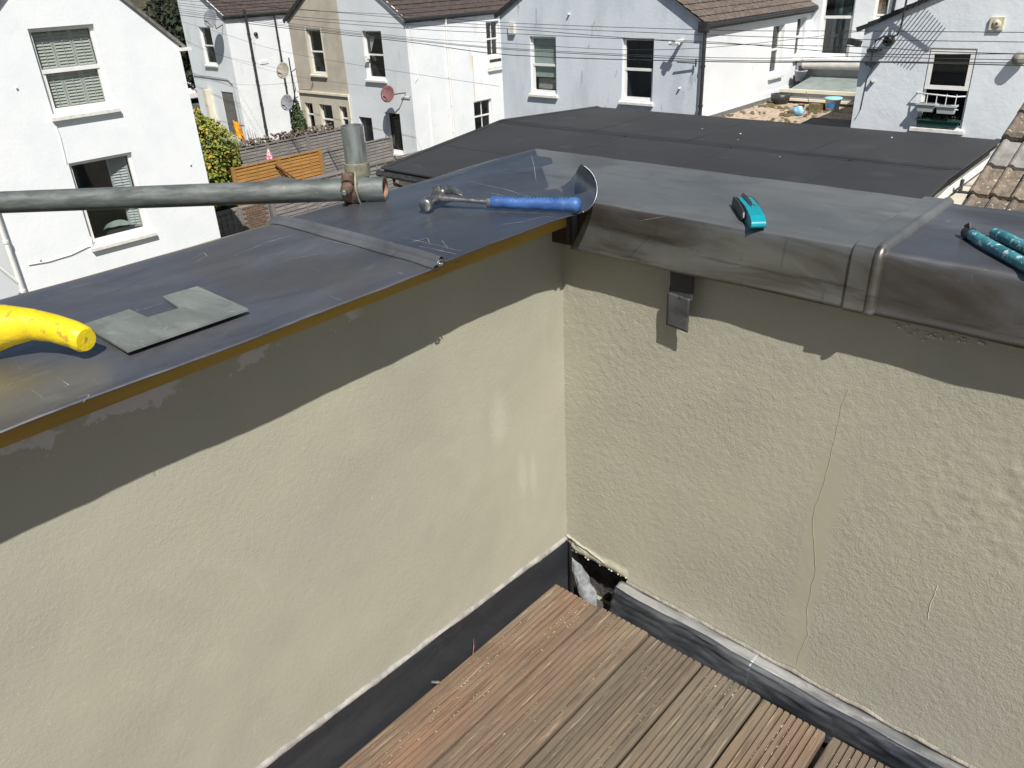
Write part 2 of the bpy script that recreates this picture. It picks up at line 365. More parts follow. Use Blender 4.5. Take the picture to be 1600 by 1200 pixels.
rd = MB(); rd.box(-120, -46.5, 17, 27.5, GZ-.2, GZ+.02)
ROAD = M('asphalt', (.055, .055, .058), .9, c2=(.07, .07, .072), scale=2)
tag(finish('road', rd, ROAD, (-80, 22, GZ)), kind='structure')

# ------------------------------------------------------------------ the roof terrace: building body, parapets
body = MB()
body.box(-.33, -.004, -9, .30, GZ, .88); body.box(-.004, 6, .012, .30, GZ, -.12); body.box(.0, 6, -9, .012, GZ, -.16)
tag(finish('roof_terrace_base', body, RENDER_L, (1, -3, GZ)), kind='structure')

# left parapet wall (plane x = 0), faces +x
pl = thing('parapet_wall', (0, -1.5, -.1), 'smooth olive cream rendered parapet wall under the blue grey lead, left of the corner', 'wall')
w = MB()
def lw(u, v):
    y = -3.2+u*3.2; z = -.1+v*1.10
    return (.0016*nv(y, z, 0, 5)+.0008*nv(y, z, 9, 14)+.0012, y, z)
w.grid(lw, 230, 80)
part('render_face', w, RENDER_L, pl, fixn=False)
w = MB(); w.box(-.3, -.005, -9, -3.2, -.1, .99); part('wall_core', w, RENDER_L, pl)

# right parapet wall (plane y = 0), faces -y, with a torn hole at the foot beside the corner
pr = thing('parapet_wall', (1, .15, -.1), 'rough textured olive rendered parapet wall with a filled crack, right of the corner', 'wall')
NU, NV = 420, 220
def rw(u, v):
    x = u*2.1; z = -.1+v*1.06
    rough = .0003*nv(x, z, 2, 20)+.0005*nv(x, z, 6, 75)
    k = max(0, 1-((x-1.0)**2/.06+(z-.62)**2/.03)); rough += k*(.0010*nv(x, z, 4, 34)+.0010*nv(x*1.4, z*2.2, 1, 26)+.0010*nv(x, z, 2, 80))
    k2 = max(0, 1-((x-.14)**2/.012+(z-.68)**2/.02)); rough += k2*.0011*nv(x*1.5, z, 8, 60)
    st = max(0, 1-abs(x-.665)/.03) if z < .62 else 0
    rough = rough*(1-.8*min(1, st*2))
    if .015 < x < .20:
        e = .05+.012*nv(x, 0, 3, 30)
        if z < e+.03: rough -= .006*math.sin(max(0, min(1, (e+.03-z)/.03))*math.pi)
    return Vector((x, rough-.001, z))
def hole(x, z):
    top = .052+.010*nv(x, 0, 1, 40)+.006*nv(x, 0, 7, 110)
    return -.001 < x < .198+.006*nv(z, 0, 5, 50) and z < top
V = [rw(i/NU, j/NV) for j in range(NV+1) for i in range(NU+1)]
F = []
for j in range(NV):
    for i in range(NU):
        q = (j*(NU+1)+i, j*(NU+1)+i+1, (j+1)*(NU+1)+i+1, (j+1)*(NU+1)+i)
        c = (V[q[0]]+V[q[2]])/2
        if not hole(c.x, c.z): F.append(q)
w = MB(); w.add(V, F, True)
part('render_face', w, RENDER_R, pr, fixn=False)
CAV = M('dark_cavity_masonry', (.07, .06, .05), .95, c2=(.03, .026, .024), scale=30, bump=1, bscale=60, bdist=.01)
w = MB()
w.grid(lambda u, v: (.0+u*.24, .055+.02*nv(u, v, 2, 4), -.16+v*.26), 20, 20)
w.grid(lambda u, v: (.0+u*.24, v*.065+.0005, .075+.01*nv(u, v, 2, 9)), 20, 6)
w.add([(.21, 0.004, -.16), (.21, .06, -.16), (.21, .06, .1), (.21, 0.004, .1)], [(0, 1, 2, 3)])
part('wall_cavity', w, CAV, pr, fixn=False)
w = MB(); w.box(.25, 6, .012, .28, -.1, .95); w.box(-.003, .25, .085, .28, -.1, .95); part('wall_core', w, RENDER_R, pr)
# crack lines: raised filler beads
CRACKM = M('crack_filler', (.47, .44, .34), .7, c2=(.35, .32, .24), scale=40)
def crack(pts, rad):
    P = []
    for (a, b) in zip(pts, pts[1:]):
        for k in range(8):
            t = k/8; x = a[0]+(b[0]-a[0])*t; z = a[1]+(b[1]-a[1])*t
            P.append((x+.004*nv(z, 0, 1, 30)+.002*nv(z, 0, 4, 90), -.0016, z))
    w = MB(); w.tube(P, [rad*(.6+.5*abs(nv(p[2], 1, 1, 60))) for p in P], 5, sx=1.0)
    return w
part('crack', crack([(.668, .76), (.661, .683), (.657, .58), (.642, .45), (.665, .328), (.661, .22), (.67, .151), (.655, .034)], .0008), CRACKM, pr)
part('crack', crack([(.888, .409), (.884, .36), (.887, .32)], .0010), M('pale_crack', (.62, .60, .55), .8, c2=(.5, .48, .42), scale=40), pr)
# torn render lip over the hole
w = MB()
P = []
for k in range(26):
    t = k/25; x = .004+.19*t; z = .099-.045*t+.006*nv(t, 0, 2, 9)
    P.append((x, -.005-.003*nv(t, 1, 2, 7), z))
w.tube(P[:18], [.0035+.002*nv(i, 0, 0, .7) for i in range(18)], 6, sx=1.2)
w.tube([(p[0]+.004, p[1]+.002, p[2]-.014) for p in P[2:14]], [.003+.0015*nv(i, 3, 0, .9) for i in range(12)], 6)
part('torn_render_edge', w, RENDER_R, pr)
w = MB()
random.seed(3)
for k in range(18):
    t = random.random(); x = .018+.185*t; z = .052+.010*nv(x, 0, 1, 40)+random.uniform(-.004, .006); s = random.uniform(.0015, .004)
    w.lathe((x, -.002+random.uniform(-.002, .003), z), [(0, -s), (s, -s*.4), (s*.9, s*.4), (0, s)], 6)
for k in range(26):
    x = random.gauss(.80, .05); z = .905-abs(random.gauss(0, .012)); sz_ = random.uniform(.0012, .0035)
    w.lathe((x, -.002, z), [(0, -sz_), (sz_, -sz_*.4), (sz_*.9, sz_*.4), (0, sz_)], 6)
part('plaster_crumbs', w, M('pale_plaster', (.62, .58, .50), .95, c2=(.5, .46, .38), scale=90), pr, kind='stuff')

# ------------------------------------------------------------------ timber decking
mem = MB(); mem.box(.0, 6, -9, -.0005, -.20, -.075)
tag(finish('roof_membrane', mem, M('dark_roof_membrane', (.05, .05, .052), .8, c2=(.10, .09, .08), scale=9), (1, -1, -.1)), kind='structure')
dk = thing('decking', (.6, -1.6, -.03), 'grooved brown timber decking boards laid along the left parapet', 'decking')
def board_mesh():
    w = MB(); W = .1435; n = 9; prof = []
    edge = .006
    prof.append((0, -.024)); prof.append((0, -.005)); prof.append((.0012, -.0018)); prof.append((.0038, 0))
    pitch = (W-2*edge)/n; x = edge
    for k in range(n):
        if k > 0: prof += [(x-.0030, 0), (x-.0022, -.0010), (x-.0014, -.0052), (x+.0012, -.0052), (x+.0020, -.0010), (x+.0028, 0)]
        x += pitch
    prof += [(W-.0038, 0), (W-.0012, -.0018), (W, -.005), (W, -.024)]
    return prof, W
prof, W = board_mesh()
def make_board():
    w = MB(); n = len(prof); ys = [0, -.02, -.05]+[-.1*k for k in range(1, 26)]
    V = []
    for y in ys:
        for (x, z) in prof: V.append((x, y, z))
    F = [(j*n+i, j*n+i+1, (j+1)*n+i+1, (j+1)*n+i) for j in range(len(ys)-1) for i in range(n-1)]
    w.add(V, F)
    w.add([(p[0], 0, p[1]) for p in prof], [tuple(range(n))])
    w.add([(0, 0, -.024), (W, 0, -.024), (W, -2.5, -.024), (0, -2.5, -.024)], [(0, 1, 2, 3)])
    return w
bmesh_board = None
xs = [.028+.1495*k for k in range(14)]
for k, x in enumerate(xs):
    if bmesh_board is None:
        o = finish('plank', make_board(), DECK[0], (0, 0, 0)); bmesh_board = o.data; o0 = o
    else:
        o = o0.copy(); COL.objects.link(o)
    if k >= 5: x += .007
    o.parent = dk; o.location = Vector((x, -.0905+random.uniform(-.0025, .0025)+(.006 if k in (1,) else 0), random.uniform(-.001, .001))) - Vector(dk.location)
    o.rotation_euler = (0, 0, random.uniform(-.0008, .0008))
    o.material_slots[0].link = 'OBJECT'; o.material_slots[0].material = DECK[(0, 1, 2, 2, 1, 2, 1, 0)[k % 8]]
w = MB()
for y in (-.30, -.75, -1.2): w.box(.02, 2.2, y-.023, y+.023, -.074, -.025)
part('joist', w, DECK[2], dk)
# grit caught in the grooves
random.seed(11); w = MB()
for k in range(3600):
    b = random.randrange(0, 8); gr = random.randrange(1, 9)
    x = xs[b]+(.007 if b >= 5 else 0)+.007+gr*(W-.014)/9+random.gauss(0, .0012); y = -.1-random.random()**1.3*.75; s = random.uniform(.0005, .0012)*(2.4 if random.random() < .05 else 1)
    if nv(x*3, y*.7, 0, 6) < .08: continue
    if random.random() < .06: x += random.uniform(-.006, .006); zz = s*.4
    else: zz = -.0042
    w.add([(x-s, y-s*1.6, zz), (x+s, y-s, zz), (x+s*.6, y+s*1.5, zz), (x-s, y+s, zz), (x, y, zz+s*.8)], [(0, 1, 4), (1, 2, 4), (2, 3, 4), (3, 0, 4)])
solo('grit', w, M('pale_grit', (.45, .40, .28), .9, c2=(.60, .56, .46), scale=200), 'pale sandy grit scattered in the grooves of the decking', 'grit', kind='stuff')

# ------------------------------------------------------------------ upstand flashings
fa = thing('lead_flashing', (.01, -1.2, -.06), 'dark flat lead flashing with pale mortar line at the foot of the left parapet', 'flashing')
def zt(y): return .088+.035*min(1, -y/.9)+.004*nv(y, 0, 0, 7)
w = MB()
def ffl(u, v):
    y = -2.6+u*2.596; z0 = -.075; z1 = zt(y)-.006; z = z0+(z1-z0)*v
    x = .006+.016*(1-v)**2+.0015*nv(y, z, 2, 14)
    if v > .97: x = .004
    return (x, y, z)
w.grid(ffl, 200, 14)
part('lead_upstand', w, LEAD_F, fa, fixn=False)
# folded end at the corner
w = MB()
w.grid(lambda u, v: (.006+.062*u*(1-v*.75)+.002*nv(u, v, 3, 3), -.004-.045*math.sin(u*1.5)*(1.15-v), -.075+v*.157), 10, 14)
part('folded_corner', w, LEAD_F, fa, fixn=False)
MORT = M('pale_mortar', (.36, .345, .32), .9, c2=(.22, .21, .195), scale=30, bump=.7, bscale=80, bdist=.004)
w = MB()
def mbead(u, v):
    y = -2.6+u*2.598; a = v*math.pi; rz = .0070+.0035*nv(y, 0, 2, 5)+.0035*nv(y, 0, 2, 18)+.0025*nv(y, 0, 2, 60)
    return (.001+.0075*math.sin(a), y, zt(y)-math.cos(a)*rz*1.0 - (.004*nv(y, 1, 2, 26) if v < .3 else 0))
w.grid(mbead, 320, 8)
part('mortar_line', w, MORT, fa, fixn=False)

fb = thing('lead_flashing', (1, -.03, -.06), 'bulging shiny topped lead flashing along the foot of the right parapet', 'flashing')
def fbl(x0, x1, lift):
    w = MB()
    def fn(u, v):
        x = x0+(x1-x0)*u
        top = .036-.030*min(1, max(0, (x-.18)/1.0))+.004*nv(x, 0, 1, 9)+.006*nv(x, 0, 5, 3)+lift
        bul = .012*nv(x, 0, 3, 6)+.006*nv(x, v*2, 7, 14)
        if v < .72:
            t = v/.72; z = -.078+(top-.010+.078)*t; y = -.064-bul+.022*t**1.6 + .006*math.sin(t*3.1)*nv(x, 2, 2, 8)
        else:
            t = (v-.72)/.28; a = t*math.pi*.5
            z = top-.010+.010*math.sin(a); y = -.042-bul*(1-t)+(.038)*(1-math.cos(a))
        return Vector((x, y-lift*.7, z+.0015*nv(x, v*3, 0, 25)))
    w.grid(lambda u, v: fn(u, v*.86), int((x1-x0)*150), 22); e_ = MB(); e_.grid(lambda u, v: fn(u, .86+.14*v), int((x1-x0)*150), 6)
    return w, e_
LEAD_R = lead('highlight_oxide_lead', (.24, .25, .26), (.52, .52, .52), .34, .65, .8, big=16)  # pale oxide together with the sun's highlight, painted along the top edge
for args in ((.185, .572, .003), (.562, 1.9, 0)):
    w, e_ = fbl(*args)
    part('lead_upstand', w, LEAD_G, fb, solid=.003, fixn=False); part('highlight_edge', e_, LEAD_R, fb, 'bright top edge, painted highlight and pale oxide', solid=.003, fixn=False)
w = MB()
w.grid(lambda u, v: (.2+u*1.6, -.0005-.006*math.sin(v*math.pi)-.002*v, .034-.030*min(1, u*1.6)+.004*nv(u*1.6, 0, 1, 14)+v*(.012+.006*nv(u, 0, 9, 30))), 260, 5)
part('mortar_line', w, M('rough_grey_mortar', (.33, .30, .25), .95, c2=(.22, .2, .17), scale=40, bump=1, bscale=90, bdist=.006), fb, fixn=False)

w = MB()   # pale lump of set mortar in the corner hole
def blob(u, v):
    a = u*2*math.pi; r = math.sin(v*math.pi)
    t = 1-v; p = Vector((.145-.115*t+.022*math.cos(a)*r, -.058+.044*t+.020*math.sin(a)*r-.010*math.cos(a)*r, -.045+.088*t**1.4+.016*math.sin(a)*r))
    q = .006*nv(p.x, p.y, p.z, 45)
    return p+Vector((q, q, 0))
w.grid(blob, 20, 16)
solo('mortar_lump', w, M('bluish_mortar', (.25, .27, .28), .95, c2=(.15, .155, .155), scale=60, bump=1, bscale=120, bdist=.004), 'pale blue grey mortar lump in the broken corner hole beside the decking', 'mortar', fixn=False)

# ------------------------------------------------------------------ copings
TIMBER = M('mustard_timber', (.47, .30, .05), .75, c2=(.33, .20, .045), scale=7, stretch=(1, .25, 2), bump=.3, bscale=60, c3=(.2, .11, .03), s3=16, t3=.62, st3=(1, .2, 2))
w = MB(); w.box(-.35, .045, -3.2, .006, .972, 1.030); w.box(-.35, -.05, .006, .29, .968, 1.030)
solo('coping_board', w, TIMBER, 'mustard coloured timber board under the lead on the left parapet', 'board')
w = MB(); w.box(-.045, 3, -.036, .30, .93, 1.0275)
solo('coping_board', w, M('dark_timber', (.06, .035, .02), .8, c2=(.03, .02, .012), scale=9), 'dark timber board end under the lead at the top of the corner', 'board')

ca = thing('lead_coping', (-.12, -1, 1.03), 'wide blue grey lead sheet coping with wavy front edge on the left parapet', 'coping')
def xback(y):
    P = [(-3.3, -.43), (-.95, -.41), (-.73, -.375), (-.5, -.385), (-.3, -.342), (-.1, -.332), (.05, -.345), (.2, -.375), (.33, -.385)]
    for (a, b) in zip(P, P[1:]):
        if a[0] <= y <= b[0]: t = (y-a[0])/(b[0]-a[0]); return a[1]+(b[1]-a[1])*t
    return P[-1][1]
def xfrontA(y): return .137+.0022*math.sin(y*6+.6)+.0010*math.sin(y*19)+.0012*nv(y, 0, 0, 25)
def zA(x, y):
    z = 1.036+.0018*nv(x, y, 0, 4)+.0012*nv(x, y*.6, 3, 11)
    if x > .04: z -= (x-.04)**2*.25*(1+.8*math.sin(y*9+1)); z += .0012*math.sin(y*9+.5)*(x-.04)/.1
    if x < -.30: z -= min(.03, (-.30-x)**2*2.2)
    return z
def sheetA(y0, y1, n, dz=0, front=xfrontA):
    w = MB()
    def fn(u, v):
        y = y0+(y1-y0)*v; a = xback(y); b = front(y); x = a+(b-a)*u
        return (x, y, zA(x, y)+dz)
    w.grid(fn, 70, n); return w
part('lead_sheet', sheetA(-3.2, -.497, 240), LEAD_A, ca, solid=.0025, fixn=False)
def front2(y):
    if y < -.115: return xfrontA(y)+.008*max(0, min(1, (y+.2)/.08))
    P = [(-.115, .146), (-.01, 0), (.021, -.025), (.23, -.214), (.317, -.300), (.34, -.32)]
    for (a, b) in zip(P, P[1:]):
        if a[0] <= y <= b[0]: t = (y-a[0])/(b[0]-a[0]); return a[1]+(b[1]-a[1])*t
    return -.32
part('lead_sheet', sheetA(-.497, .322, 160, .0035, front2), LEAD_A2, ca, solid=.0025, fixn=False)
# curled up corner flap
w = MB()
d = Vector((.806, -.592, 0)); nn = Vector((.592, .806, 0)); SM = .106
def flap(u, v):
    s = v*SM; lo = -.022+.142*v**3; hi = .186-.064*v
    al = lo+(hi-lo)*u; Rr = .040; a = s/Rr
    p = Vector((.0, -.010, 1.0385))+d*al+nn*(Rr*math.sin(a))
    p.z += Rr*(1-math.cos(a))+.001*nv(al, s, 0, 20)
    return p
w.grid(flap, 24, 30)
part('curled_flap', w, LEAD_A2, ca, 'curled up corner of the lead sheet', solid=.0025, fixn=False)
# folded seam between the two sheets
w = MB()
sec = [(-.020, 0), (-.019, .003), (-.012, .0038), (-.0095, .0062), (-.0065, .0050), (-.004, .011), (.002, .0165), (.0085, .0145), (.0125, .007), (.014, .0035), (.019, .003), (.020, 0)]
def seam(u, v):
    x = -.372+(.141+.372)*v; k = u*(len(sec)-1); i = min(int(k), len(sec)-2); t = k-i
    a = sec[i]; b = sec[i+1]; oy = (a[0]+(b[0]-a[0])*t)*.82; oz = a[1]+(b[1]-a[1])*t
    hs = .7+.3*min(1, v*2)
    yc = -.497+.002*math.sin(x*14)-.006*v
    return (x, yc+oy, zA(min(x, .138), yc)+.0015+oz*hs)
w.grid(seam, 40, 60)
part('folded_seam', w, LEAD_S, ca, fixn=False)
w = MB(); P = []
for k in range(40):
    t = k/39; 
    ang = t*4.2*math.pi; sc = 1-.62*t
    P.append((.1435, -.503+.0085*sc*math.cos(ang), zA(.138, -.5)+.0080+.0058*sc*math.sin(ang)))
w.tube(P, .0011, 5)
part('seam_end_roll', w, LEAD_S, ca)

CHALK = M('pale_scratch', (.34, .35, .36), .7, metal=.2, c2=(.20, .21, .22), scale=90, mixlo=.45, mixhi=.55)
def scratch(P, zf, parent, wd=.0006):
    w = MB(); Q = []
    for (p, q) in zip(P, P[1:]):
        for k in range(6): Q.append((p[0]+(q[0]-p[0])*k/6+.0008*nv(k, p[0], 0, 3), p[1]+(q[1]-p[1])*k/6))
    Q.append(P[-1]); V = []
    for i, (x, y) in enumerate(Q):
        a, b = Q[max(i-1, 0)], Q[min(i+1, len(Q)-1)]; dx, dy = b[0]-a[0], b[1]-a[1]; l = math.hypot(dx, dy) or 1
        h = wd*(.25+.75*math.sin(math.pi*(i+.5)/len(Q)))*(.6+.8*random.random())
        V += [(x-dy/l*h, y+dx/l*h, zf(x, y)), (x+dy/l*h, y-dx/l*h, zf(x, y))]
    w.add(V, [(2*i, 2*i+2, 2*i+3, 2*i+1) for i in range(len(Q)-1)])
    part('scratch', w, CHALK, parent)
random.seed(2)
SA = [
 [(-0.024, -0.441),(0.026, -0.436),(0.124, -0.432)],
 [(0.012, -0.454),(0.017, -0.414),(0.049, -0.438)],
 [(0.047, -0.408),(0.093, -0.436)],
 [(0.041, -0.457),(0.125, -0.448)],
 [(-0.233, -0.056),(-0.103, -0.067),(0.059, -0.105)],
 [(-0.089, -0.985),(-0.094, -0.926),(-0.092, -0.864)],
 [(-0.345, -0.009),(-0.357, 0.098),(-0.377, 0.211)],
 [(-0.339, -0.037),(-0.342, 0.073),(-0.356, 0.169)],
 [(-0.331, -0.107),(-0.325, -0.028),(-0.325, 0.083)],
 [(-0.326, 0.050),(-0.345, 0.140),(-0.347, 0.228)],
 [(-0.319, -0.157),(-0.310, -0.065),(-0.313, 0.025)],
 [(-0.259, -0.732),(-0.276, -0.700),(-0.241, -0.711)],
 [(-0.232, -0.739),(-0.251, -0.709)],
 [(-0.204, -0.694),(-0.227, -0.594),(-0.224, -0.524)],
 [(-0.110, -0.644),(-0.071, -0.563)],
 [(0.095, -0.231),(0.106, -0.187),(0.135, -0.179)],
 [(0.073, -0.281),(0.105, -0.224)],
 [(0.062, -1.085),(0.086, -1.085),(0.083, -1.096)],
 [(0.127, -1.092),(0.129, -1.078),(0.144, -1.093)],
 [(-0.291, 0.241),(-0.187, 0.130),(-0.086, 0.018)],
 [(-0.130, -0.110),(-0.046, -0.110)],
 [(-0.156, -0.528),(-0.053, -0.520)],
]
for P in SA: scratch(P, lambda x, y: zA(x, y)+(.0040 if y > -.497 else .0005), ca)
cb = thing('lead_coping', (1, .13, .93), 'dull grey lead coping dressed down over the edge of the right parapet', 'coping')
def profB():
    P = [(.318, .985), (.318, 1.024), (.314, 1.032), (.304, 1.0365)]
    P += [(.304-.334*k/26, 1.0365) for k in range(1, 27)]
    for k in range(1, 8):
        a = k/8*math.pi/2; P.append((-.030-.015*math.sin(a), 1.0365-.015*(1-math.cos(a))))
    P.append((-.045, 1.018))
    P += [(-.0455-.003*k/12, 1.018-.089*k/12) for k in range(1, 13)]
    return P
PB = profB(); nP = len(PB)
def hroll(x):
    # flat lap band then a rounded rib at its right hand edge
    if x < .652 or x > .7035: return 0
    h = .0055*min(1, (x-.652)/.004)
    if x > .690: h += .0045*math.sin(min(1, (x-.690)/.0135)*math.pi)
    if x > .7015: h *= max(0, (.7035-x)/.002)
    return h
def sheetB(x0f, x1, nx, roll, dz=0):
    w = MB()
    def fn(u, v):
        k = v*(nP-1); i = min(int(k+1e-6), nP-2); t = k-i
        y, z = PB[i][0]*(1-t)+PB[i+1][0]*t, PB[i][1]*(1-t)+PB[i+1][1]*t
        x0 = x0f(y, z); 
        if roll and u > .5: x = .645+(x1-.645)*(u-.5)*2
        elif roll: x = x0+(.645-x0)*u*2
        else: x = x0+(x1-x0)*u
        a, b = PB[max(i-1, 0)], PB[min(i+2, nP-1)]; tx, ty = b[0]-a[0], b[1]-a[1]; l = math.hypot(tx, ty) or 1
        ny, nz_ = ty/l, -tx/l     # outward
        h = (hroll(x) if roll else 0)+dz+.0016*nv(x, y, z, 5)+.0012*nv(x, y, z, 13)
        if z < 1.0 and y < 0: h += .003*nv(x, 0, z, 7); z += .004*nv(x, 0, 2, 4)*(1.0-z)/.08
        # bossed, slightly raised arris
        return (x, y+ny*h, z+nz_*h)
    w.grid(fn, nx, nP-1); return w
def x0B(y, z):
    if z < 1.008 and y < 0: return .105-(1.008-z)/.078*.042
    t = (y+.045)/.363; return .105-max(0, t)*.36 if y < -.03 else -.035-max(0, y)*.98
part('lead_sheet', sheetB(x0B, .7035, 220, True), LEAD_B, cb, solid=.003, fixn=False)
part('lead_sheet', sheetB(lambda y, z: .69, 2.6, 200, False, -.001), LEAD_C, cb, solid=.003, fixn=False)
w = MB()
w.grid(lambda u, v: (.044+u*.030, -.038-.006*v+.004*math.sin(u*7), .935+.085*v), 8, 8)
part('cut_lead_end', w, LEAD_D, cb, fixn=False)

SB = [
 [(0.534, -0.201),(0.504, -0.120)],
 [(0.275, -0.107),(0.299, -0.055)],
 [(0.642, 0.204),(0.660, 0.175)],
 [(0.494, 0.164),(0.504, 0.159)],
 [(0.703, 0.071),(0.716, 0.054)],
 [(0.269, 0.143),(0.371, 0.169),(0.460, 0.154)],
 [(0.137, 0.127),(0.213, 0.134)],
 [(0.777, 0.094),(0.850, 0.069)],
]
for P in SB[1:]: scratch(P, lambda x, y: 1.0365+.0016*nv(x, y, 1.0365, 5)+.0012*nv(x, y, 1.0365, 13)+.0006, cb, .0005)
# lead strip hanging from the fascia
st = thing('lead_strip', (.325, -.04, .80), 'short lead fixing strip hanging below the right hand coping', 'strip')
def strip(z0, z1, x0, x1, y0, y1, ph):
    w = MB()
    w.grid(lambda u, v: (x0+(x1-x0)*u-.001*(1-v)+.0006*nv(v, 0, ph, 6), y0+(y1-y0)*(1-v)+.0015*math.sin(v*5+ph)+.001*nv(u*3, v*4, ph, 1)-.002*u, z0+(z1-z0)*v-.004*u), 8, 14); return w
part('strip_top', strip(.868, .93, .300, .3545, -.028, -.030, 0), LEAD_D, st, 'black upper half', solid=.002, fixn=False)
part('strip_end', strip(.802, .875, .2965, .3495, -.0295, -.031, 1), LEAD_E, st, 'scratched grey lower half', solid=.001, fixn=False)

# ------------------------------------------------------------------ tools on the coping
TZ = 1.0385
# notched lead plate lying on the left coping
w = MB()
pp = [(-.098, -.992), (.063, -.999), (.066, -.818), (-.105, -.806), (-.109, -.863), (-.037, -.873), (-.043, -.920), (-.100, -.921)]
w.prism(pp, lambda a, b: (a, b, TZ+.0045+.003*math.sin(a*20)), lambda a, b: (a, b, TZ+.001+.003*math.sin(a*20)))
solo('lead_plate', w, LEAD_P, 'chalky grey green lead plate with a square notch beside the yellow tool', 'lead plate', bevel=.0006)

# yellow lead dresser
dr = thing('lead_dresser', (-.05, -1.09, TZ), 'scuffed bright yellow lead dressing tool with curved handle on the left coping', 'tool')
YEL = M('scuffed_yellow_plastic', (.78, .60, .012), .45, c2=(.70, .50, .01), scale=20, bump=.5, bscale=50, c3=(.45, .33, .03), s3=80, t3=.565, st3=(1, 1, .6))
w = MB()
P = [(-.155, -1.30, .036), (-.135, -1.22, .036), (-.110, -1.15, .037), (-.088, -1.115, .039), (-.062, -1.090, .044), (-.038, -1.069, .044), (-.014, -1.053, .039), (.010, -1.040, .032), (.0285, -1.0345, .0275), (.0325, -1.0335, .027)]
rad = [.036, .036, .036, .0345, .0275, .0210, .0190, .0185, .0180, .0150]
w.tube([(a, b, TZ+c) for a, b, c in P], rad, 20, sx=.95)
part('handle', w, YEL, dr)
w = MB()
def bodyf(u, v):
    a = u*2*math.pi; L_ = -1.34+.24*v; wd = .036*math.sqrt(max(0, 1-max(0, (v-.72)/.28)**2.2))
    ca_, sa = math.cos(a), math.sin(a)
    x = -.085+.12*(1-v)*-.35 + wd*math.copysign(abs(ca_)**.7, ca_)+.03*(v-1)
    return (x, L_, TZ+.0205+.0200*math.copysign(abs(sa)**.7, sa)*(1 if wd > .012 else wd/.012))
w.grid(bodyf, 28, 24)
part('dressing_head', w, YEL, dr, fixn=True)

# claw hammer
hm = thing('claw_hammer', (0, -.22, TZ), 'steel claw hammer with blue grip resting on the left coping near the corner', 'hammer')
STEEL = M('worn_steel', (.42, .41, .39), .34, metal=.9, c2=(.26, .25, .235), scale=60, rvar=.1, bump=.2, bscale=120, bdist=.001)
BLUEG = M('worn_blue_rubber', (.05, .14, .36), .45, c2=(.03, .08, .24), scale=30, bump=.4, bscale=160, bdist=.002, c3=(.20, .25, .32), s3=120, t3=.66)
tail = Vector((.150, -.130, TZ+.016)); neck = Vector((-.012, -.212, TZ+.018)); hd = Vector((-.118, -.262, TZ+.024))
w = MB(); ax = (tail-neck).normalized(); Lg = (tail-neck).length
pts = []; rads = []
for k in range(25):
    t = k/24; pts.append(neck+ax*Lg*t); rr_ = .0122+.0030*t-.0012*math.sin(t*math.pi)+.0006*math.sin(t*34)
    if t > .96: rr_ *= .8
    if t < .04: rr_ = .0105
    rads.append(rr_)
pts.append(tail+ax*.003); rads.append(.006)
w.tube(pts, rads, 18, sx=1.0)
part('grip', w, BLUEG, hm)
w = MB()
for k in range(40):
    t = .12+.8*(k//2)/20; side = (k % 2)*.6-.3
    c = neck+ax*Lg*t+Vector((0, 0, .0122+.0025*t)); px = ax.cross(Vector((0, 0, 1)))*side*.012
    w.lathe(c+px, [(.0011, -.0008), (.0011, .0007), (0, .0009)], 7)
part('grip_dimple', w, BLACKP, hm, kind='stuff')
w = MB(); w.tube([neck-ax*.006, neck+ax*.0015], .0118, 16); part('collar', w, STEEL, hm)
w = MB(); w.tube([neck-ax*.002, neck*.5+hd*.5, hd+ax*.01], [.0052, .0050, .0075], 12, sx=1.3); part('shaft', w, STEEL, hm)
# head: striking face toward the camera side, claw curling away
fdir = Vector((.30, -.95, -.10)).normalized()
w = MB()
w.lathe(hd, [(0, .050), (.0118, .050), (.0140, .047), (.0140, .034), (.0105, .030), (.0098, .014), (.0125, .008), (.0130, -.010), (.010, -.018)], 22, axis=fdir)
part('striking_head', w, STEEL, hm)
w = MB()
for s_ in (-1, 1):
    P = []; rd_ = []
    for k in range(12):
        t = k/11; a = t*1.2
        p = hd - fdir*(.012+.054*math.sin(a)*.85) + Vector((0, 0, .006+.004*t-.022*t*t)) + ax*(s_*(.0045+.009*t)+.016*t*t)
        P.append(p); rd_.append(.0090*(1-t)+.0048)
    w.tube(P, rd_, 8, sx=.75)
part('claw', w, STEEL, hm)

# folding knife, teal and black
kn = thing('utility_knife', (.43, 0, TZ), 'teal and black folding utility knife on the right hand coping', 'knife')
TEAL = M('glossy_teal_plastic', (.01, .30, .36), .3, c2=(.008, .24, .30), scale=30)
a0 = Vector((.385, .080, TZ)); a1 = Vector((.4875, -.052, TZ)); kd = (a1-a0).normalized(); ks = kd.cross(Vector((0, 0, 1)))
def Tk(l, s_, h): return a0+kd*l+ks*s_*1.15+Vector((0, 0, h*.8))
KL = (a1-a0).length
w = MB()
side = [(0, .004), (.02, .001), (KL*.5, 0), (KL-.012, .001), (KL, .008), (KL-.002, .020), (KL-.02, .028), (KL*.62, .034), (KL*.45, .033), (.03, .031), (.006, .024)]
w.prism(side, lambda a, b: Tk(a, -.011, b), lambda a, b: Tk(a, .011, b))
part('handle', w, TEAL, kn, bevel=.003)
w = MB()
sd = [(.000, .004), (KL*.60, .001), (KL*.70, .010), (KL*.66, .024), (KL*.35, .030), (.008, .026)]
w.prism(sd, lambda a, b: Tk(a, .0100, b), lambda a, b: Tk(a, .0155, b))
w.prism(sd, lambda a, b: Tk(a, -.0155, b), lambda a, b: Tk(a, -.0100, b))
part('side_grip', w, BLACKP, kn, bevel=.002)
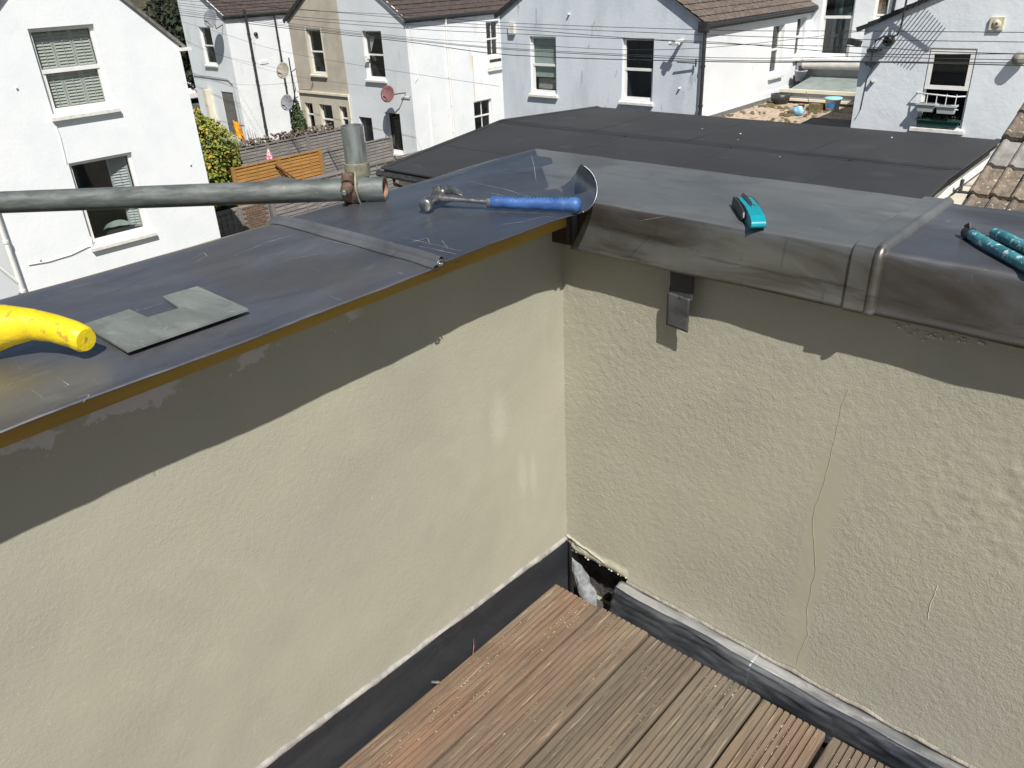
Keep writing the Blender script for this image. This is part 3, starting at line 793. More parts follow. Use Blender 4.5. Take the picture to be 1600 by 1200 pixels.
w = MB(); w.prism([(.028, -.0035), (KL*.50, -.003), (KL*.56, .0035), (.034, .0035)], lambda a, b: Tk(a, b, .0335-.0008), lambda a, b: Tk(a, b, .0352)); w.lathe(Tk(KL*.60, 0, .031), [(.0042, 0), (.0042, .004), (0, .0045)], 12)
part('blade_slot', w, BLACKP, kn)
w = MB(); w.prism([(-.004, .008), (.016, .006), (.030, .0365), (.022, .040), (.004, .030)], lambda a, b: Tk(a, -.0012, b), lambda a, b: Tk(a, .0012, b))
part('blade', w, STEEL, kn)

# pair of teal handled snips at the right frame edge
sn = thing('tin_snips', (.86, .03, TZ), 'pair of snips with worn teal handles at the right end of the coping', 'snips')
TEALW = M('worn_teal_rubber', (.07, .29, .33), .38, c2=(.03, .15, .19), scale=40, bump=.4, bscale=90, bdist=.002, c3=(.60, .72, .72), s3=95, t3=.56, st3=(1, 1, 1))
def handle(a, b, bow, w_, tipmat=False):
    a = Vector(a); b = Vector(b); dd = (b-a).normalized(); sd_ = dd.cross(Vector((0, 0, 1)))
    P = [a+(b-a)*t/14+sd_*bow*math.sin(t/14*math.pi) for t in range(15)]
    w = MB(); w.tube(P, [w_*(.75 if i == 0 else .95 if i == 1 else 1) for i in range(15)], 14, sx=.85); return w
part('snip_handle', handle((.788, .092, TZ+.010), (.912, -.046, TZ+.012), .003, .0098), TEALW, sn)
part('snip_handle', handle((.818, .120, TZ+.009), (.952, -.036, TZ+.012), -.004, .0098), TEALW, sn)
w = MB(); dd = Vector((.655, -.755, 0)); w.tube([Vector((.786, .0943, TZ+.010))-dd*.002, Vector((.786, .0943, TZ+.010))+dd*.013], .0104, 12); w.bar((.781, .096, TZ+.016), (.790, .086, TZ+.024), .003, .010)
part('handle_cap', w, BLACKP, sn)
w = MB()
for (ax_, ay) in ((.80, .0785), (.8, .0785)):
    pass
for k in range(10):
    t = .14+.085*k
    p = Vector((.788, .092, 0)).lerp(Vector((.912, -.046, 0)), t)+Vector((.0065, .0, TZ+.0175)); w.bar(p-dd*.0022, p+dd*.0022, .0022, .0012)
    q = p+Vector((.0035, -.003, -.0028)); w.bar(q-dd*.0012, q+dd*.0014, .0022, .0012)
part('printed_mark', w, BLACKP, sn, kind='stuff')
w = MB(); w.tube([(.912, -.046, TZ+.012), (.945, -.050, TZ+.012), (.990, -.025, TZ+.012)], [.0085, .007, .006], 10); w.tube([(.952, -.036, TZ+.012), (.975, -.040, TZ+.012), (1.0, -.020, TZ+.012)], [.0085, .007, .006], 10)
w.lathe((1.0, -.020, TZ+.003), [(0, 0), (.016, 0), (.016, .018), (0, .018)], 18); w.prism([(0, -.012), (.09, .01), (.08, .022), (0, .012)], lambda a, b: (1.0+a*.94-b*.3, -.02+a*.3+b, TZ+.006), lambda a, b: (1.0+a*.94-b*.3, -.02+a*.3+b, TZ+.013))
part('snip_jaw', w, STEEL, sn)

# small debris
w = MB(); w.tube([(.020, -.535, .004), (.036, -.525, .006)], .0045, 10, cap=False)
solo('metal_clip', w, STEEL, 'tiny silver metal clip at the left edge of the decking', 'clip')
w = MB(); w.tube([(.028, -.400, .040), (.031, -.405, .020), (.036, -.415, .003), (.042, -.428, .002)], [.0007, .0016, .0010, .0006], 6)
solo('twig', w, M('thin_twig', (.14, .07, .05), .8, c2=(.3, .12, .08), scale=90), 'thin dark twig leaning on the left deck board', 'twig')

# ------------------------------------------------------------------ scaffold
tb = thing('scaffold_tube', (-.7, -.55, 1.06), 'horizontal galvanised scaffold tube lying over the left coping', 'scaffold tube')
e1 = Vector((-.258, -.278, 1.0665)); e0 = Vector((-1.9, -1.47, 1.035)); td = (e1-e0).normalized()
w = MB(); Pn = [e0+(e1-e0)*t/20 for t in range(21)]; w.tube(Pn, .0242, 32, cap=False)
w.tube([e1-td*.25, e1-td*.002], .0208, 32, cap=False)
V = []; n = 32; xA = td.cross(Vector((0, 0, 1))).normalized(); yA = xA.cross(td)
for r_ in (.0242, .0208):
    for j in range(n): V.append(e1+(xA*math.cos(2*math.pi*j/n)+yA*math.sin(2*math.pi*j/n))*r_)
w.add(V, [(j, (j+1) % n, n+(j+1) % n, n+j) for j in range(n)])
part('tube_wall', w, GALV, tb)
w = MB(); w.tube([e1-td*.2, e1-td*.003], .0206, 32, cap=False); w.lathe(e1-td*.2, [(.0206, 0), (0, 0)], 20, axis=td)
part('rusty_inside', w, RUSTIN, tb)
pc = Vector((-.368, -.262, 0))
ps = thing('scaffold_post', (pc.x, pc.y, GZ), 'upright galvanised scaffold post clamped behind the left coping', 'scaffold post')
w = MB(); w.tube([(pc.x, pc.y, GZ+6*t/8) for t in range(8)]+[(pc.x, pc.y, 1.185)], .0242, 32, cap=False); w.tube([(pc.x, pc.y, .9), (pc.x, pc.y, 1.1845)], .0208, 32, cap=False)
V = [Vector((pc.x+math.cos(2*math.pi*j/n)*r_, pc.y+math.sin(2*math.pi*j/n)*r_, 1.185)) for r_ in (.0242, .0208) for j in range(n)]
w.add(V, [(j, (j+1) % n, n+(j+1) % n, n+j) for j in range(n)])
part('tube_wall', w, GALVP, ps)
w = MB(); w.lathe((pc.x, pc.y, 1.172), [(.0206, 0), (0, .002)], 20); part('grout_fill', w, M('dusty_fill', (.2, .18, .16), .95, c2=(.12, .11, .1), scale=40), ps)
# coupler
cpl = thing('scaffold_coupler', (-.33, -.28, 1.04), 'rusty scaffold coupler bolting the tube to the post', 'coupler')
cc = e1 - td*.062
cc = Vector((-.3155, -.3195, e1.z-.0012)); 
fw = Vector((1.094, -1.363, 1.47))-cc; fw = (fw - td*fw.dot(td)).normalized(); upc = td.cross(fw); upc = upc if upc.z > 0 else -upc
def ring(c, axd, ra, rb, wid, a0_, a1_, n=20, ref=None, ref2=None):
    w = MB(); V = []; F = []
    for i in range(n+1):
        a = a0_+(a1_-a0_)*i/n; dr_ = ref*math.cos(a)+ref2*math.sin(a)
        for (r_, o) in ((ra, -wid/2), (rb, -wid/2), (rb, wid/2), (ra, wid/2)): V.append(c+axd*o+dr_*r_)
    for i in range(n):
        for j in range(4): F.append((i*4+j, i*4+(j+1) % 4, (i+1)*4+(j+1) % 4, (i+1)*4+j))
    F += [(0, 1, 2, 3), (n*4+3, n*4+2, n*4+1, n*4)]
    return w.add(V, F)
part('lower_jaw', ring(cc, td, .0244, .0310, .034, R(-175), R(20), 24, fw, upc), RUST, cpl, bevel=.0015)
w = MB(); w.tube([cc+fw*.0275+upc*.034, cc+fw*.030+upc*.014, cc+fw*.036+upc*.010], [.0135, .0155, .010], 12)
part('swivel_flap', w, RUST, cpl, bevel=.001)
bc = cc+fw*.030+upc*.004-td*.002
w = MB(); w.lathe(bc, [(0, .034), (.0055, .034), (.0062, .031), (.0062, .018)], 12, axis=(fw-upc*.35)); part('bolt', w, GALV, cpl)
w = MB(); w.lathe(bc, [(.0062, .020), (.0115, .020), (.0115, .006), (.015, .005), (.015, 0)], 6, axis=(fw-upc*.35)); part('bolt_nut', w, RUST, cpl)
pz = Vector((pc.x, pc.y, 1.092))
part('upper_jaw', ring(pz, Vector((0, 0, 1)), .0245, .0280, .030, R(-100), R(110), 24, Vector((.7, -.714, 0)), Vector((.714, .7, 0))), GALVC, cpl, bevel=.001)
w = MB(); w.tube([cc+td*.012+fw*.020+upc*.034, cc+td*.016+fw*.031+upc*.018, cc+td*.016+fw*.0335, cc+td*.017+fw*.028-upc*.018, cc+td*.018+fw*.014-upc*.030], [.003, .0035, .003, .003, .002], 8)
part('hinge_strap', w, GALVC, cpl)

# ------------------------------------------------------------------ houses
class PL:
    """a wall plane: u along the wall, d inward, z up"""
    def __init__(s, origin, U, Nn): s.o = Vector(origin); s.U = Vector(U); s.n = Vector(Nn)
    def __call__(s, u, d, z): return s.o+s.U*u-s.n*d+Vector((0, 0, z))
def facade(pl, outer, holes, reveal=.12):
    w = MB(); loops = [outer]+[[(a, c), (a, d_), (b, d_), (b, c)] for (a, b, c, d_) in holes]
    flat = [p for l in loops for p in l]
    tri = tessellate_polygon([[Vector((p[0], p[1], 0)) for p in l] for l in loops])
    w.add([pl(p[0], 0, p[1]) for p in flat], [tuple(t) for t in tri])
    for (a, b, c, d_) in holes:
        q = [(a, c), (b, c), (b, d_), (a, d_)]
        w.add([pl(x, 0, z) for x, z in q]+[pl(x, reveal, z) for x, z in q], [(i, (i+1) % 4, 4+(i+1) % 4, 4+i) for i in range(4)])
    return w
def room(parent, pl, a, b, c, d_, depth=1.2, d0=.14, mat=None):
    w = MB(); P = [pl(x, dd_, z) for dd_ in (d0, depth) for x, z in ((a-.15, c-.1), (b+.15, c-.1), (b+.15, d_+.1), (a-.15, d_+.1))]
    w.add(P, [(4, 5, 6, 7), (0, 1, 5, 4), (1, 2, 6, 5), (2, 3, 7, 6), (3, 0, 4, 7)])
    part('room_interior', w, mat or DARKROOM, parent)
def sash(parent, pl, a, b, c, d_, inset=.10, fr=.055, mid=.5, sill=True, label=None, slide=0, glassmat=None, sillmat=None, vbar=False, interior=True, framemat=None):
    """two light sash window in opening a..b, c..d_; returns the window object"""
    w = MB(); T = pl; i0, i1 = inset, inset+.05
    w.box(a, a+fr, i0, i1, c, d_, T); w.box(b-fr, b, i0, i1, c, d_, T)
    w.box(a+fr, b-fr, i0, i1, c, c+fr*1.3, T); w.box(a+fr, b-fr, i0, i1, d_-fr, d_, T)
    zm = c+(d_-c)*mid
    w.box(a+fr, b-fr, i0-.012, i1-.002, zm-fr*.55, zm+fr*.55, T)
    s2 = fr*.6
    w.box(a+fr, a+fr+s2, i0+.006, i1-.004, c+fr*1.3, zm-fr*.55, T); w.box(b-fr-s2, b-fr, i0+.006, i1-.004, c+fr*1.3, zm-fr*.55, T)
    if vbar:
        u = (a+b)/2; w.box(u-.014, u+.014, i0+.008, i1-.006, c+fr*1.3, zm-fr*.55, T); w.box(u-.014, u+.014, i0+.008, i1-.006, zm+fr*.55, d_-fr, T)
    o = part('window', w, framemat or UPVC, parent, label)
    gm = glassmat or GLASS
    for (z0, z1, dd_) in ((c+fr*1.3, zm-fr*.55, i1-.02), (zm+fr*.55, d_-fr, i1-.012)):
        w = MB(); w.box(a+fr, b-fr, dd_, dd_+.004, z0, z1, T); part('pane', w, gm, o)
    if sill:
        w = MB(); w.prism([(-.10, -.13), (-.10, -.05), (.08, -.01), (.08, -.13)], lambda dd_, z: T(a-.06, dd_, c+z), lambda dd_, z: T(b+.06, dd_, c+z))
        part('sill', w, sillmat or SILL, o, bevel=.006)
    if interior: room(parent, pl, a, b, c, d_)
    return o
def blind(win, pl, a, b, c, d_, mat, slats=True, depth=.19):
    w = MB()
    if slats:
        z = c
        while z < d_: w.box(a, b, depth, depth+.012, z, z+.022, pl); z += .03
    else: w.box(a, b, depth, depth+.01, c, d_, pl)
    part('blind', w, mat, win)
def pipe(parent, pts, r_, mat, name='drainpipe', clips=True):
    w = MB(); w.tube(pts, r_, 10)
    if clips:
        a, b = Vector(pts[-2]), Vector(pts[-1])
        L_ = (b-a).length
        for k in range(1, int(L_/1.1)+1):
            p = a+(b-a)*(k*1.1/L_) if k*1.1 < L_ else b
            w.tube([p-(b-a).normalized()*.03, p+(b-a).normalized()*.03], r_*1.3, 10)
    part(name, w, mat, parent)
def tile_slope(parent, e0_, along, up, length, slope_len, mat, gauge=.30, ribs=None, name='tile_courses'):
    """stepped courses of roof tiles with a roll every pitch; joined, too small to pick apart"""
    al = Vector(along).normalized(); u_ = Vector(up).normalized(); nrm = al.cross(u_); nrm = nrm if nrm.z > 0 else -nrm
    w = MB(); n = int(slope_len/gauge); e0_ = Vector(e0_); m_ = int(length/.15) if ribs else max(1, int(length/.25))
    for k in range(n):
        j = random.uniform(-.006, .006)
        V = []
        for (s_, h) in ((-.03, .035), (gauge, .004)):
            for i in range(m_+1):
                rib = (.016 if i % 2 else 0) if ribs else random.uniform(-.004, .004)
                V.append(e0_+al*(length*i/m_)+u_*(k*gauge+s_)+nrm*(h+rib+j))
        for i in range(m_+1): V.append(V[i]-nrm*.035)
        F = [(i, i+1, m_+2+i, m_+1+i) for i in range(m_)]+[(i, i+1, 2*m_+3+i, 2*m_+2+i) for i in range(m_)]
        w.add(V, F)
    w.add([e0_-nrm*.03, e0_+al*length-nrm*.03, e0_+al*length+u_*slope_len-nrm*.03, e0_+u_*slope_len-nrm*.03], [(0, 1, 2, 3)])
    return part(name, w, mat, parent, kind='stuff', fixn=False)
def gutter(parent, a, b, mat=None, fascia=True):
    w = MB(); w.tube([a, b], .06, 8)
    part('gutter', w, mat or BLACKP, parent)
    if fascia:
        w = MB(); a2 = Vector(a)+Vector((-.09, 0, -.03)); b2 = Vector(b)+Vector((-.09, 0, -.03)); w.bar(a2, b2, .03, .2); part('fascia', w, mat or BLACKP, parent)

# ---- near left white house, gable facing the terrace (plane x = -18)
lh = thing('white_house', (-21, 6.1, GZ), 'tall white painted gable house with two stacked windows on the left', 'house')
Lp = PL((-18, 0, 0), (0, 1, 0), (1, 0, 0))
W1 = (5.29, 6.62, -.83, .834); W2 = (5.31, 6.72, -3.70, -1.86)
out = [(3.72, GZ), (8.42, GZ), (8.42, .26), (6.1, 2.42), (3.72, .26)]
part('gable_wall', facade(Lp, out, [W1, W2], .13), WHITE_HOUSE, lh, fixn=False)
w = MB(); w.add([(-18, 8.42, GZ), (-26, 8.42, GZ), (-26, 8.42, .26), (-18, 8.42, .26), (-18, 3.72, GZ), (-26, 3.72, GZ), (-26, 3.72, .26), (-18, 3.72, .26)], [(0, 1, 2, 3), (4, 5, 6, 7), (1, 5, 6, 2)])
part('side_wall', w, WHITE_HOUSE, lh)
tile_slope(lh, (-26, 8.55, .20), (1, 0, 0), (0, -2.32, 2.16), 8.03, 3.2, TILE_FAR)
tile_slope(lh, (-17.97, 3.59, .20), (-1, 0, 0), (0, 2.38, 2.16), 8.03, 3.25, TILE_FAR)
w = MB(); w.bar((-17.96, 8.58, .16), (-17.96, 6.1, 2.47), .05, .07); w.bar((-17.96, 3.56, .16), (-17.96, 6.1, 2.47), .05, .07)
part('verge_trim', w, M('grey_verge', (.22, .21, .20), .8, c2=(.12, .11, .1), scale=9), lh)
w = MB(); w.box(-18.1, -17.88, 8.40, 8.66, .13, .2); part('eave_end', w, UPVC, lh)
for (Wd, upper) in ((W1, True), (W2, False)):
    win = sash(lh, Lp, *Wd, inset=.09, fr=.075, mid=.5, interior=False)
    a, b, c, d_ = Wd
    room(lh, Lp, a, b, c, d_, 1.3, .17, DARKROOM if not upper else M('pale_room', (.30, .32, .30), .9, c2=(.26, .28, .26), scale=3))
    # plantation shutters: framed panels of louvres
    def shutter(u0, u1, z0, z1, mat, d0=.19, ang=0):
        w = MB()
        piv = u0 if ang > 0 else u1
        def T(u, dd_, z):
            du = u-piv; return Lp(piv+du*math.cos(ang), dd_+abs(du)*math.sin(abs(ang)), z)
        s = .04
        w.box(u0, u0+s, d0, d0+.03, z0, z1, T); w.box(u1-s, u1, d0, d0+.03, z0, z1, T)
        w.box(u0+s, u1-s, d0, d0+.03, z0, z0+s, T); w.box(u0+s, u1-s, d0, d0+.03, z1-s, z1, T)
        z = z0+s+.01
        while z < z1-s-.04:
            P = [T(u, dd_, zz) for u in (u0+s, u1-s) for dd_, zz in ((d0-.008, z), (d0+.0, z-.004+.0), (d0+.030, z+.052), (d0+.024, z+.056))]
            w.add(P, [(0, 1, 2, 3), (4, 7, 6, 5), (0, 4, 5, 1), (1, 5, 6, 2), (2, 6, 7, 3), (3, 7, 4, 0)]); z += .062
        um = (u0+u1)/2; w.box(um-.006, um+.006, d0-.016, d0-.008, z0+s, z1-s, T)
        part('shutter', w, mat, win)
    zm = (c+d_)/2
    if upper:
        n_ = 3
        for k in range(n_):
            u0_, u1_ = a+.07+(b-a-.14)*k/n_, a+.07+(b-a-.14)*(k+1)/n_
            shutter(u0_+.004, u1_-.004, zm+.0, d_-.05, SHUT); shutter(u0_+.004, u1_-.004, c+.06, zm-.02, SHUT)
    else:
        shutter(b-.50, b-.09, zm+.02, d_-.06, SHUTG, ang=-.35); shutter(b-.38, b-.09, c+.1, zm-.02, SHUTG, ang=-.6)
        w = MB(); w.grid(lambda u, v: Lp(a+.45+u*.75, .35+.1*math.sin(u*5), c+.18+.14*math.sin(u*math.pi)*v+.02*nv(u*4, v, 0, 1)), 16, 6); part('folded_towel', w, M('pale_green_towel', (.35, .42, .38), .9, c2=(.3, .38, .33), scale=8), win)
# string cable, drainpipe, vent
w = MB(); w.tube([(-17.98, y, z) for y, z in ((3.9, -3.76), (4.3, -3.80), (4.8, -3.78), (5.2, -3.70), (5.30, -3.72), (5.32, -3.5))], .012, 6); part('cable', w, UPVC, lh)
w = MB(); w.tube([(-17.98, y, z) for y, z in ((5.28, -.95), (5.30, -1.3), (5.27, -1.84))], .008, 6); part('cable', w, UPVC, lh)
pipe(lh, [(-17.9, 3.60, .15), (-17.9, 3.60, GZ)], .05, UPVC)
w = MB(); w.tube([(-17.9, 3.6, -4.1), (-17.88, 3.25, -3.5), (-17.88, 2.9, -3.0)], .04, 8); part('branch_pipe', w, UPVC, lh)
for (y, z) in ((4.75, -.23), (4.15, -3.72), (8.05, -2.4)):
    w = MB(); w.lathe((-18.0, y, z), [(.02, 0), (.022, .03), (0, .035)], 10, axis=(1, 0, 0)); part('wall_stub', w, UPVC, lh)

# ---- terrace outriggers, gables on plane y = 21
Fp = PL((0, 21, 0), (1, 0, 0), (0, -1, 0))
def side_plane(x): return PL((x, 0, 0), (0, 1, 0), (1, 0, 0))
YB = 28.5
# T1 far left white house
t1 = thing('white_house', (-39.5, 24, GZ), 'far white house with two black drainpipes behind the green bush', 'house')
wT1 = (-40.1, -39.0, -2.15, -.42)
gfT1 = [(-41.0, -40.45, -5.6, -3.75), (-39.2, -38.05, -5.6, -3.45)]
part('gable_wall', facade(Fp, [(-41.7, GZ), (-37.5, GZ), (-37.5, .05), (-41.7, 2.3)], [wT1]+gfT1, .14), PALE_PAINT, t1, fixn=False)
sash(t1, Fp, *wT1)
w = MB(); w.box(-41.0, -40.45, .12, .16, -5.6, -3.75, Fp); w.box(-40.98, -40.52, .10, .12, -4.6, -3.8, Fp); part('door', w, M('dark_door', (.05, .05, .055), .5, c2=(.03, .03, .03), scale=4), t1)
w = MB(); w.box(-39.2, -38.05, .03, .07, -5.6, -3.45, Fp); part('grey_board', w, M('grey_board', (.17, .16, .15), .9, c2=(.11, .105, .10), scale=9, bump=.5, bscale=20, bdist=.02), t1)
w = MB(); w.tube([(-41.6, 20.95, -2.72), (-39.0, 20.95, -2.78), (-38.2, 20.95, -2.8), (-37.8, 20.95, -3.05), (-37.75, 20.95, -5.9)], .022, 6); part('cable', w, M('grey_cable', (.3, .3, .3), .7), t1)
w = MB(); w.box(-40.45, -40.15, -.35, 0, -5.6, -3.4, Fp); part('boundary_panel', w, CREAM, t1)
S1 = side_plane(-37.5)
part('side_wall', facade(S1, [(21, GZ), (YB, GZ), (YB, .05), (21, .05)], [], .1), WHITE_PAINT, t1, fixn=False)
tile_slope(t1, (-37.38, 20.88, .06), (0, 1, 0), (-4.2, 0, 2.25), 7.7, 4.9, TILE_FAR)
gutter(t1, (-37.36, 20.9, .05), (-37.36, YB, .05))
w = MB(); w.bar((-37.45, 20.93, .06), (-41.7, 20.93, 2.36), .05, .12); part('verge_trim', w, UPVC, t1)
pipe(t1, [(-37.38, 22.1, .3), (-37.38, 22.1, -5.9)], .065, BLACKP); pipe(t1, [(-37.41, 23.75, .0), (-37.41, 23.75, -5.9)], .05, BLACKP)
pipe(t1, [(-37.41, 24.2, -2.1), (-37.41, 24.2, -5.9)], .032, BLACKP)
w = MB(); w.lathe((-37.5, 22.55, -.85), [(.10, 0), (.10, .08), (.05, .10)], 12, axis=(1, 0, 0)); part('vent', w, BLACKP, t1)
w = MB(); w.box(22.5, 23.0, -.03, 0, -2.25, -2.1, S1); part('wall_bracket', w, UPVC, t1)

# T2 beige house
t2 = thing('beige_house', (-30.3, 24, GZ), 'beige rendered house with a cream string course between the white houses', 'house')
wT2 = (-30.95, -29.9, -2.25, -.46)
gf2 = [(-31.9, -31.3, -5.4, -3.55), (-30.78, -29.85, -5.9, -3.55), (-29.32, -28.78, -5.4, -3.55)]
part('gable_wall', facade(Fp, [(-32.2, -3.12), (-28.5, -3.12), (-28.5, 2.15), (-32.2, -.05)], [wT2], .14), BEIGE, t2, fixn=False)
part('ground_floor_wall', facade(PL((0, 20.99, 0), (1, 0, 0), (0, -1, 0)), [(-32.2, GZ), (-28.5, GZ), (-28.5, -3.12), (-32.2, -3.12)], gf2, .16), M('cream_beige_render', (.58, .54, .43), .85, c2=(.50, .46, .37), scale=1.5), t2, fixn=False)
w = MB(); w.box(-32.25, -28.48, -.08, 0, -3.12, -3.03, Fp); part('string_course', w, CREAM, t2)
sash(t2, Fp, *wT2, sillmat=CREAM)
w = MB(); w.box(-31.02, -30.95, -.015, 0, -2.3, -.40, Fp); part('window_surround', w, CREAM, t2)
w = MB(); w.box(-29.9, -29.83, -.015, 0, -2.3, -.40, Fp); part('window_surround', w, CREAM, t2)
Fp2 = PL((0, 20.99, 0), (1, 0, 0), (0, -1, 0))
sash(t2, Fp2, *gf2[0], mid=.72, sill=True, sillmat=CREAM); sash(t2, Fp2, *gf2[1], mid=.72, sill=False, inset=.12); sash(t2, Fp2, *gf2[2], mid=.72, sillmat=CREAM)
pipe(t2, [(-28.46, 20.93, -3.1), (-28.46, 20.93, -5.9)], .04, CREAM)
part('side_wall', facade(PL((-32.2, 0, 0), (0, 1, 0), (-1, 0, 0)), [(21, GZ), (YB, GZ), (YB, -.05), (21, -.05)], [], .1), BEIGE, t2, fixn=False)
tile_slope(t2, (-32.33, YB, -.06), (0, -1, 0), (3.9, 0, 2.35), 7.6, 4.5, TILE_FAR)
w = MB(); w.bar((-32.42, 20.92, -.16), (-28.5, 20.92, 2.2), .05, .16); part('verge_trim', w, BLACKP, t2)
w = MB(); w.box(-32.4, -32.2, 20.9, 21.4, -.2, -.02); part('eave_end', w, UPVC, t2)
w = MB(); w.tube([(-31.0, 20.96, -2.35), (-30.98, 20.96, -2.7), (-31.2, 20.96, -2.95), (-32.1, 20.96, -3.0)], .012, 5); part('cable', w, BLACKP, t2)

# T3 pale white house with the long side wall
t3 = thing('white_house', (-26.4, 24, GZ), 'white house with black door and long side wall, right of the beige house', 'house')
wT3 = (-27.1, -25.9, -2.3, -.48)
dT3 = (-28.02, -27.15, -5.95, -3.9); pT3 = (-26.25, -25.28, -5.2, -3.6)
part('gable_wall', facade(Fp, [(-28.5, GZ), (-24.4, GZ), (-24.4, -.05), (-28.3, 2.3), (-28.5, 2.15)], [wT3, dT3, pT3], .2), PALE_PAINT, t3, fixn=False)
wn_ = sash(t3, Fp, *wT3, inset=.13)
w = MB(); w.grid(lambda u, v: Fp(-26.9+u*.35*v, .2, -1.3+v*.6), 6, 6); part('net_curtain', w, M('net_curtain', (.5, .55, .52), .9), wn_)
w = MB(); w.box(-27.1, -26.9, -.05, .1, -1.55, -1.42, Fp); w.box(-27.0, -26.93, -.12, .05, -1.65, -1.55, Fp); part('window_stay', w, UPVC, wn_)
w = MB(); w.box(-27.98, -27.18, .17, .21, -5.9, -3.94, Fp); w.lathe(Fp(-27.45, .17, -4.95), [(.03, 0), (.03, .05), (0, .06)], 8, axis=(0, -1, 0)); part('door', w, M('black_door', (.012, .012, .014), .35, c2=(.02, .02, .02), scale=5), t3)
w = MB(); w.box(-27.44, -27.40, .13, .17, -5.0, -4.88, Fp); part('door_knocker', w, STEEL, t3)
w3 = sash(t3, Fp, *pT3, inset=.17, mid=.02, sill=True, fr=.045)
S3 = side_plane(-24.4)
s3a = (25.5, 26.3, -1.85, -.46); s3b = (24.47, 25.6, -4.85, -3.55)
part('side_wall', facade(S3, [(21, GZ), (YB, GZ), (YB, -.05), (21, -.05)], [s3a, s3b], .14), WHITE_PAINT, t3, fixn=False)
sash(t3, S3, *s3a, vbar=True, sill=False); sash(t3, S3, *s3b, vbar=True)
w = MB(); w.box(25.48, 26.4, -.05, 0, -2.3, -1.9, S3); part('spandrel', w, UPVC, t3)
w = MB(); w.box(25.56, 26.3, -.055, -.05, -2.08, -1.96, S3); part('vent_slot', w, BLACKP, t3)
w = MB(); w.box(25.44, 26.42, -.1, 0, -2.42, -2.32, S3); part('lower_sill', w, SILL, t3)
tile_slope(t3, (-24.28, 20.88, -.04), (0, 1, 0), (-3.9, 0, 2.35), 7.7, 4.5, TILE_FAR)
gutter(t3, (-24.26, 20.9, -.07), (-24.26, YB, -.07))
w = MB(); w.bar((-24.3, 20.93, -.08), (-28.3, 20.93, 2.34), .05, .13); part('verge_trim', w, UPVC, t3)
pipe(t3, [(-24.33, 23.1, -.15), (-24.33, 23.1, -5.9)], .045, UPVC)
w = MB(); w.tube([(-24.38, 21.15, -.25), (-24.37, 21.3, -1.1), (-24.37, 21.35, -2.2), (-24.5, 20.95, -2.9), (-25.0, 20.95, -2.9)], .02, 6); part('cable', w, UPVC, t3)
w = MB(); w.tube([(-24.37, 21.9, -3.0), (-24.37, 21.9, -5.2)], .03, 6); part('thin_pipe', w, UPVC, t3)
w = MB(); w.tube([(-24.2, 21+5*math.sin(t)*.3+2.8, .45+.12*math.cos(t*3)+t*.14) for t in [k*.3 for k in range(9)]], .014, 5); part('loose_cable', w, UPVC, t3)
STAIN = M('rust_stain', (.60, .47, .31), .9, c2=(.70, .68, .63), scale=9, stretch=(1, 1, .3))
w = MB(); w.grid(lambda u, v: (-24.396, 24.55+(u-.5)*.06*(1-v*.5), -1.7-1.9*v), 2, 6); part('rust_stain', w, STAIN, t3, fixn=False)

# G weathered blue grey house
gh = thing('blue_grey_house', (-15.5, 24, GZ), 'weathered pale blue gable house with two sash windows behind the flat roof', 'house')
wG1 = (-18.12, -16.98, -2.38, -.58); wG2 = (-14.32, -13.17, -2.40, -.58)
part('gable_wall', facade(Fp, [(-19.45, GZ), (-11.55, GZ), (-11.55, -.12), (-15.5, 2.35), (-19.45, .12)], [wG1, wG2], .13), BLUEGREY, gh, fixn=False)
a_ = sash(gh, Fp, *wG1, fr=.07); blind(a_, Fp, wG1[0], wG1[1], wG1[2]+.5, wG1[3], M('pale_blind', (.42, .50, .48), .8, c2=(.36, .44, .42), scale=5), False)
w = MB(); w.box(wG1[0]+.1, wG1[1]-.1, .3, .36, wG1[2]+.1, wG1[2]+.45, Fp); part('room_item', w, M('pale_items', (.5, .48, .45), .8, c2=(.3, .3, .3), scale=14), a_)
sash(gh, Fp, *wG2, fr=.07)
SG = side_plane(-11.55)
sG1 = (25.6, 26.45, -2.09, -.56); sG2 = (27.4, 28.1, -1.7, -.45)
part('side_wall', facade(SG, [(21, GZ), (YB, GZ), (YB, -.12), (21, -.12)], [sG1, sG2], .2), WHITE_PAINT, gh, fixn=False)
sash(gh, SG, *sG1, inset=.15); sash(gh, SG, *sG2, inset=.15)
part('side_wall', facade(PL((-19.45, 0, 0), (0, 1, 0), (-1, 0, 0)), [(21, GZ), (YB, GZ), (YB, .12), (21, .12)], [], .1), WHITE_PAINT, gh, fixn=False)
tile_slope(gh, (-11.40, 20.86, -.14), (0, 1, 0), (-3.95, 0, 2.42), 7.7, 4.6, TILE_MID, ribs=True)
tile_slope(gh, (-19.58, YB, .10), (0, -1, 0), (3.95, 0, 2.2), 7.6, 4.6, TILE_MID)
gutter(gh, (-11.38, 20.88, -.20), (-11.38, YB, -.20))
w = MB(); w.bar((-19.62, 20.93, .02), (-15.5, 20.93, 2.36), .05, .13); part('verge_trim', w, BLACKP, gh)
w = MB(); w.box(-11.62, -11.32, 20.86, 20.98, -.40, -.1); part('eave_end', w, BLACKP, gh)
pipe(gh, [(-11.42, 20.92, -.2), (-11.42, 20.92, -2.78)], .055, BLACKP)
w = MB(); w.box(21.0, YB, -.03, 0, -2.80, -2.62, SG); part('white_upstand', w, WHITE_HOUSE, gh)
w = MB(); w.box(21.0, YB, -.05, 0, -2.96, -2.80, SG); part('grey_flashing', w, M('grey_flashing', (.2, .2, .2), .7, c2=(.13, .13, .13), scale=6), gh)
w = MB(); w.box(-19.0, -18.74, -.10, 0, -.52, -.18, Fp); part('junction_box', w, SILL, gh)
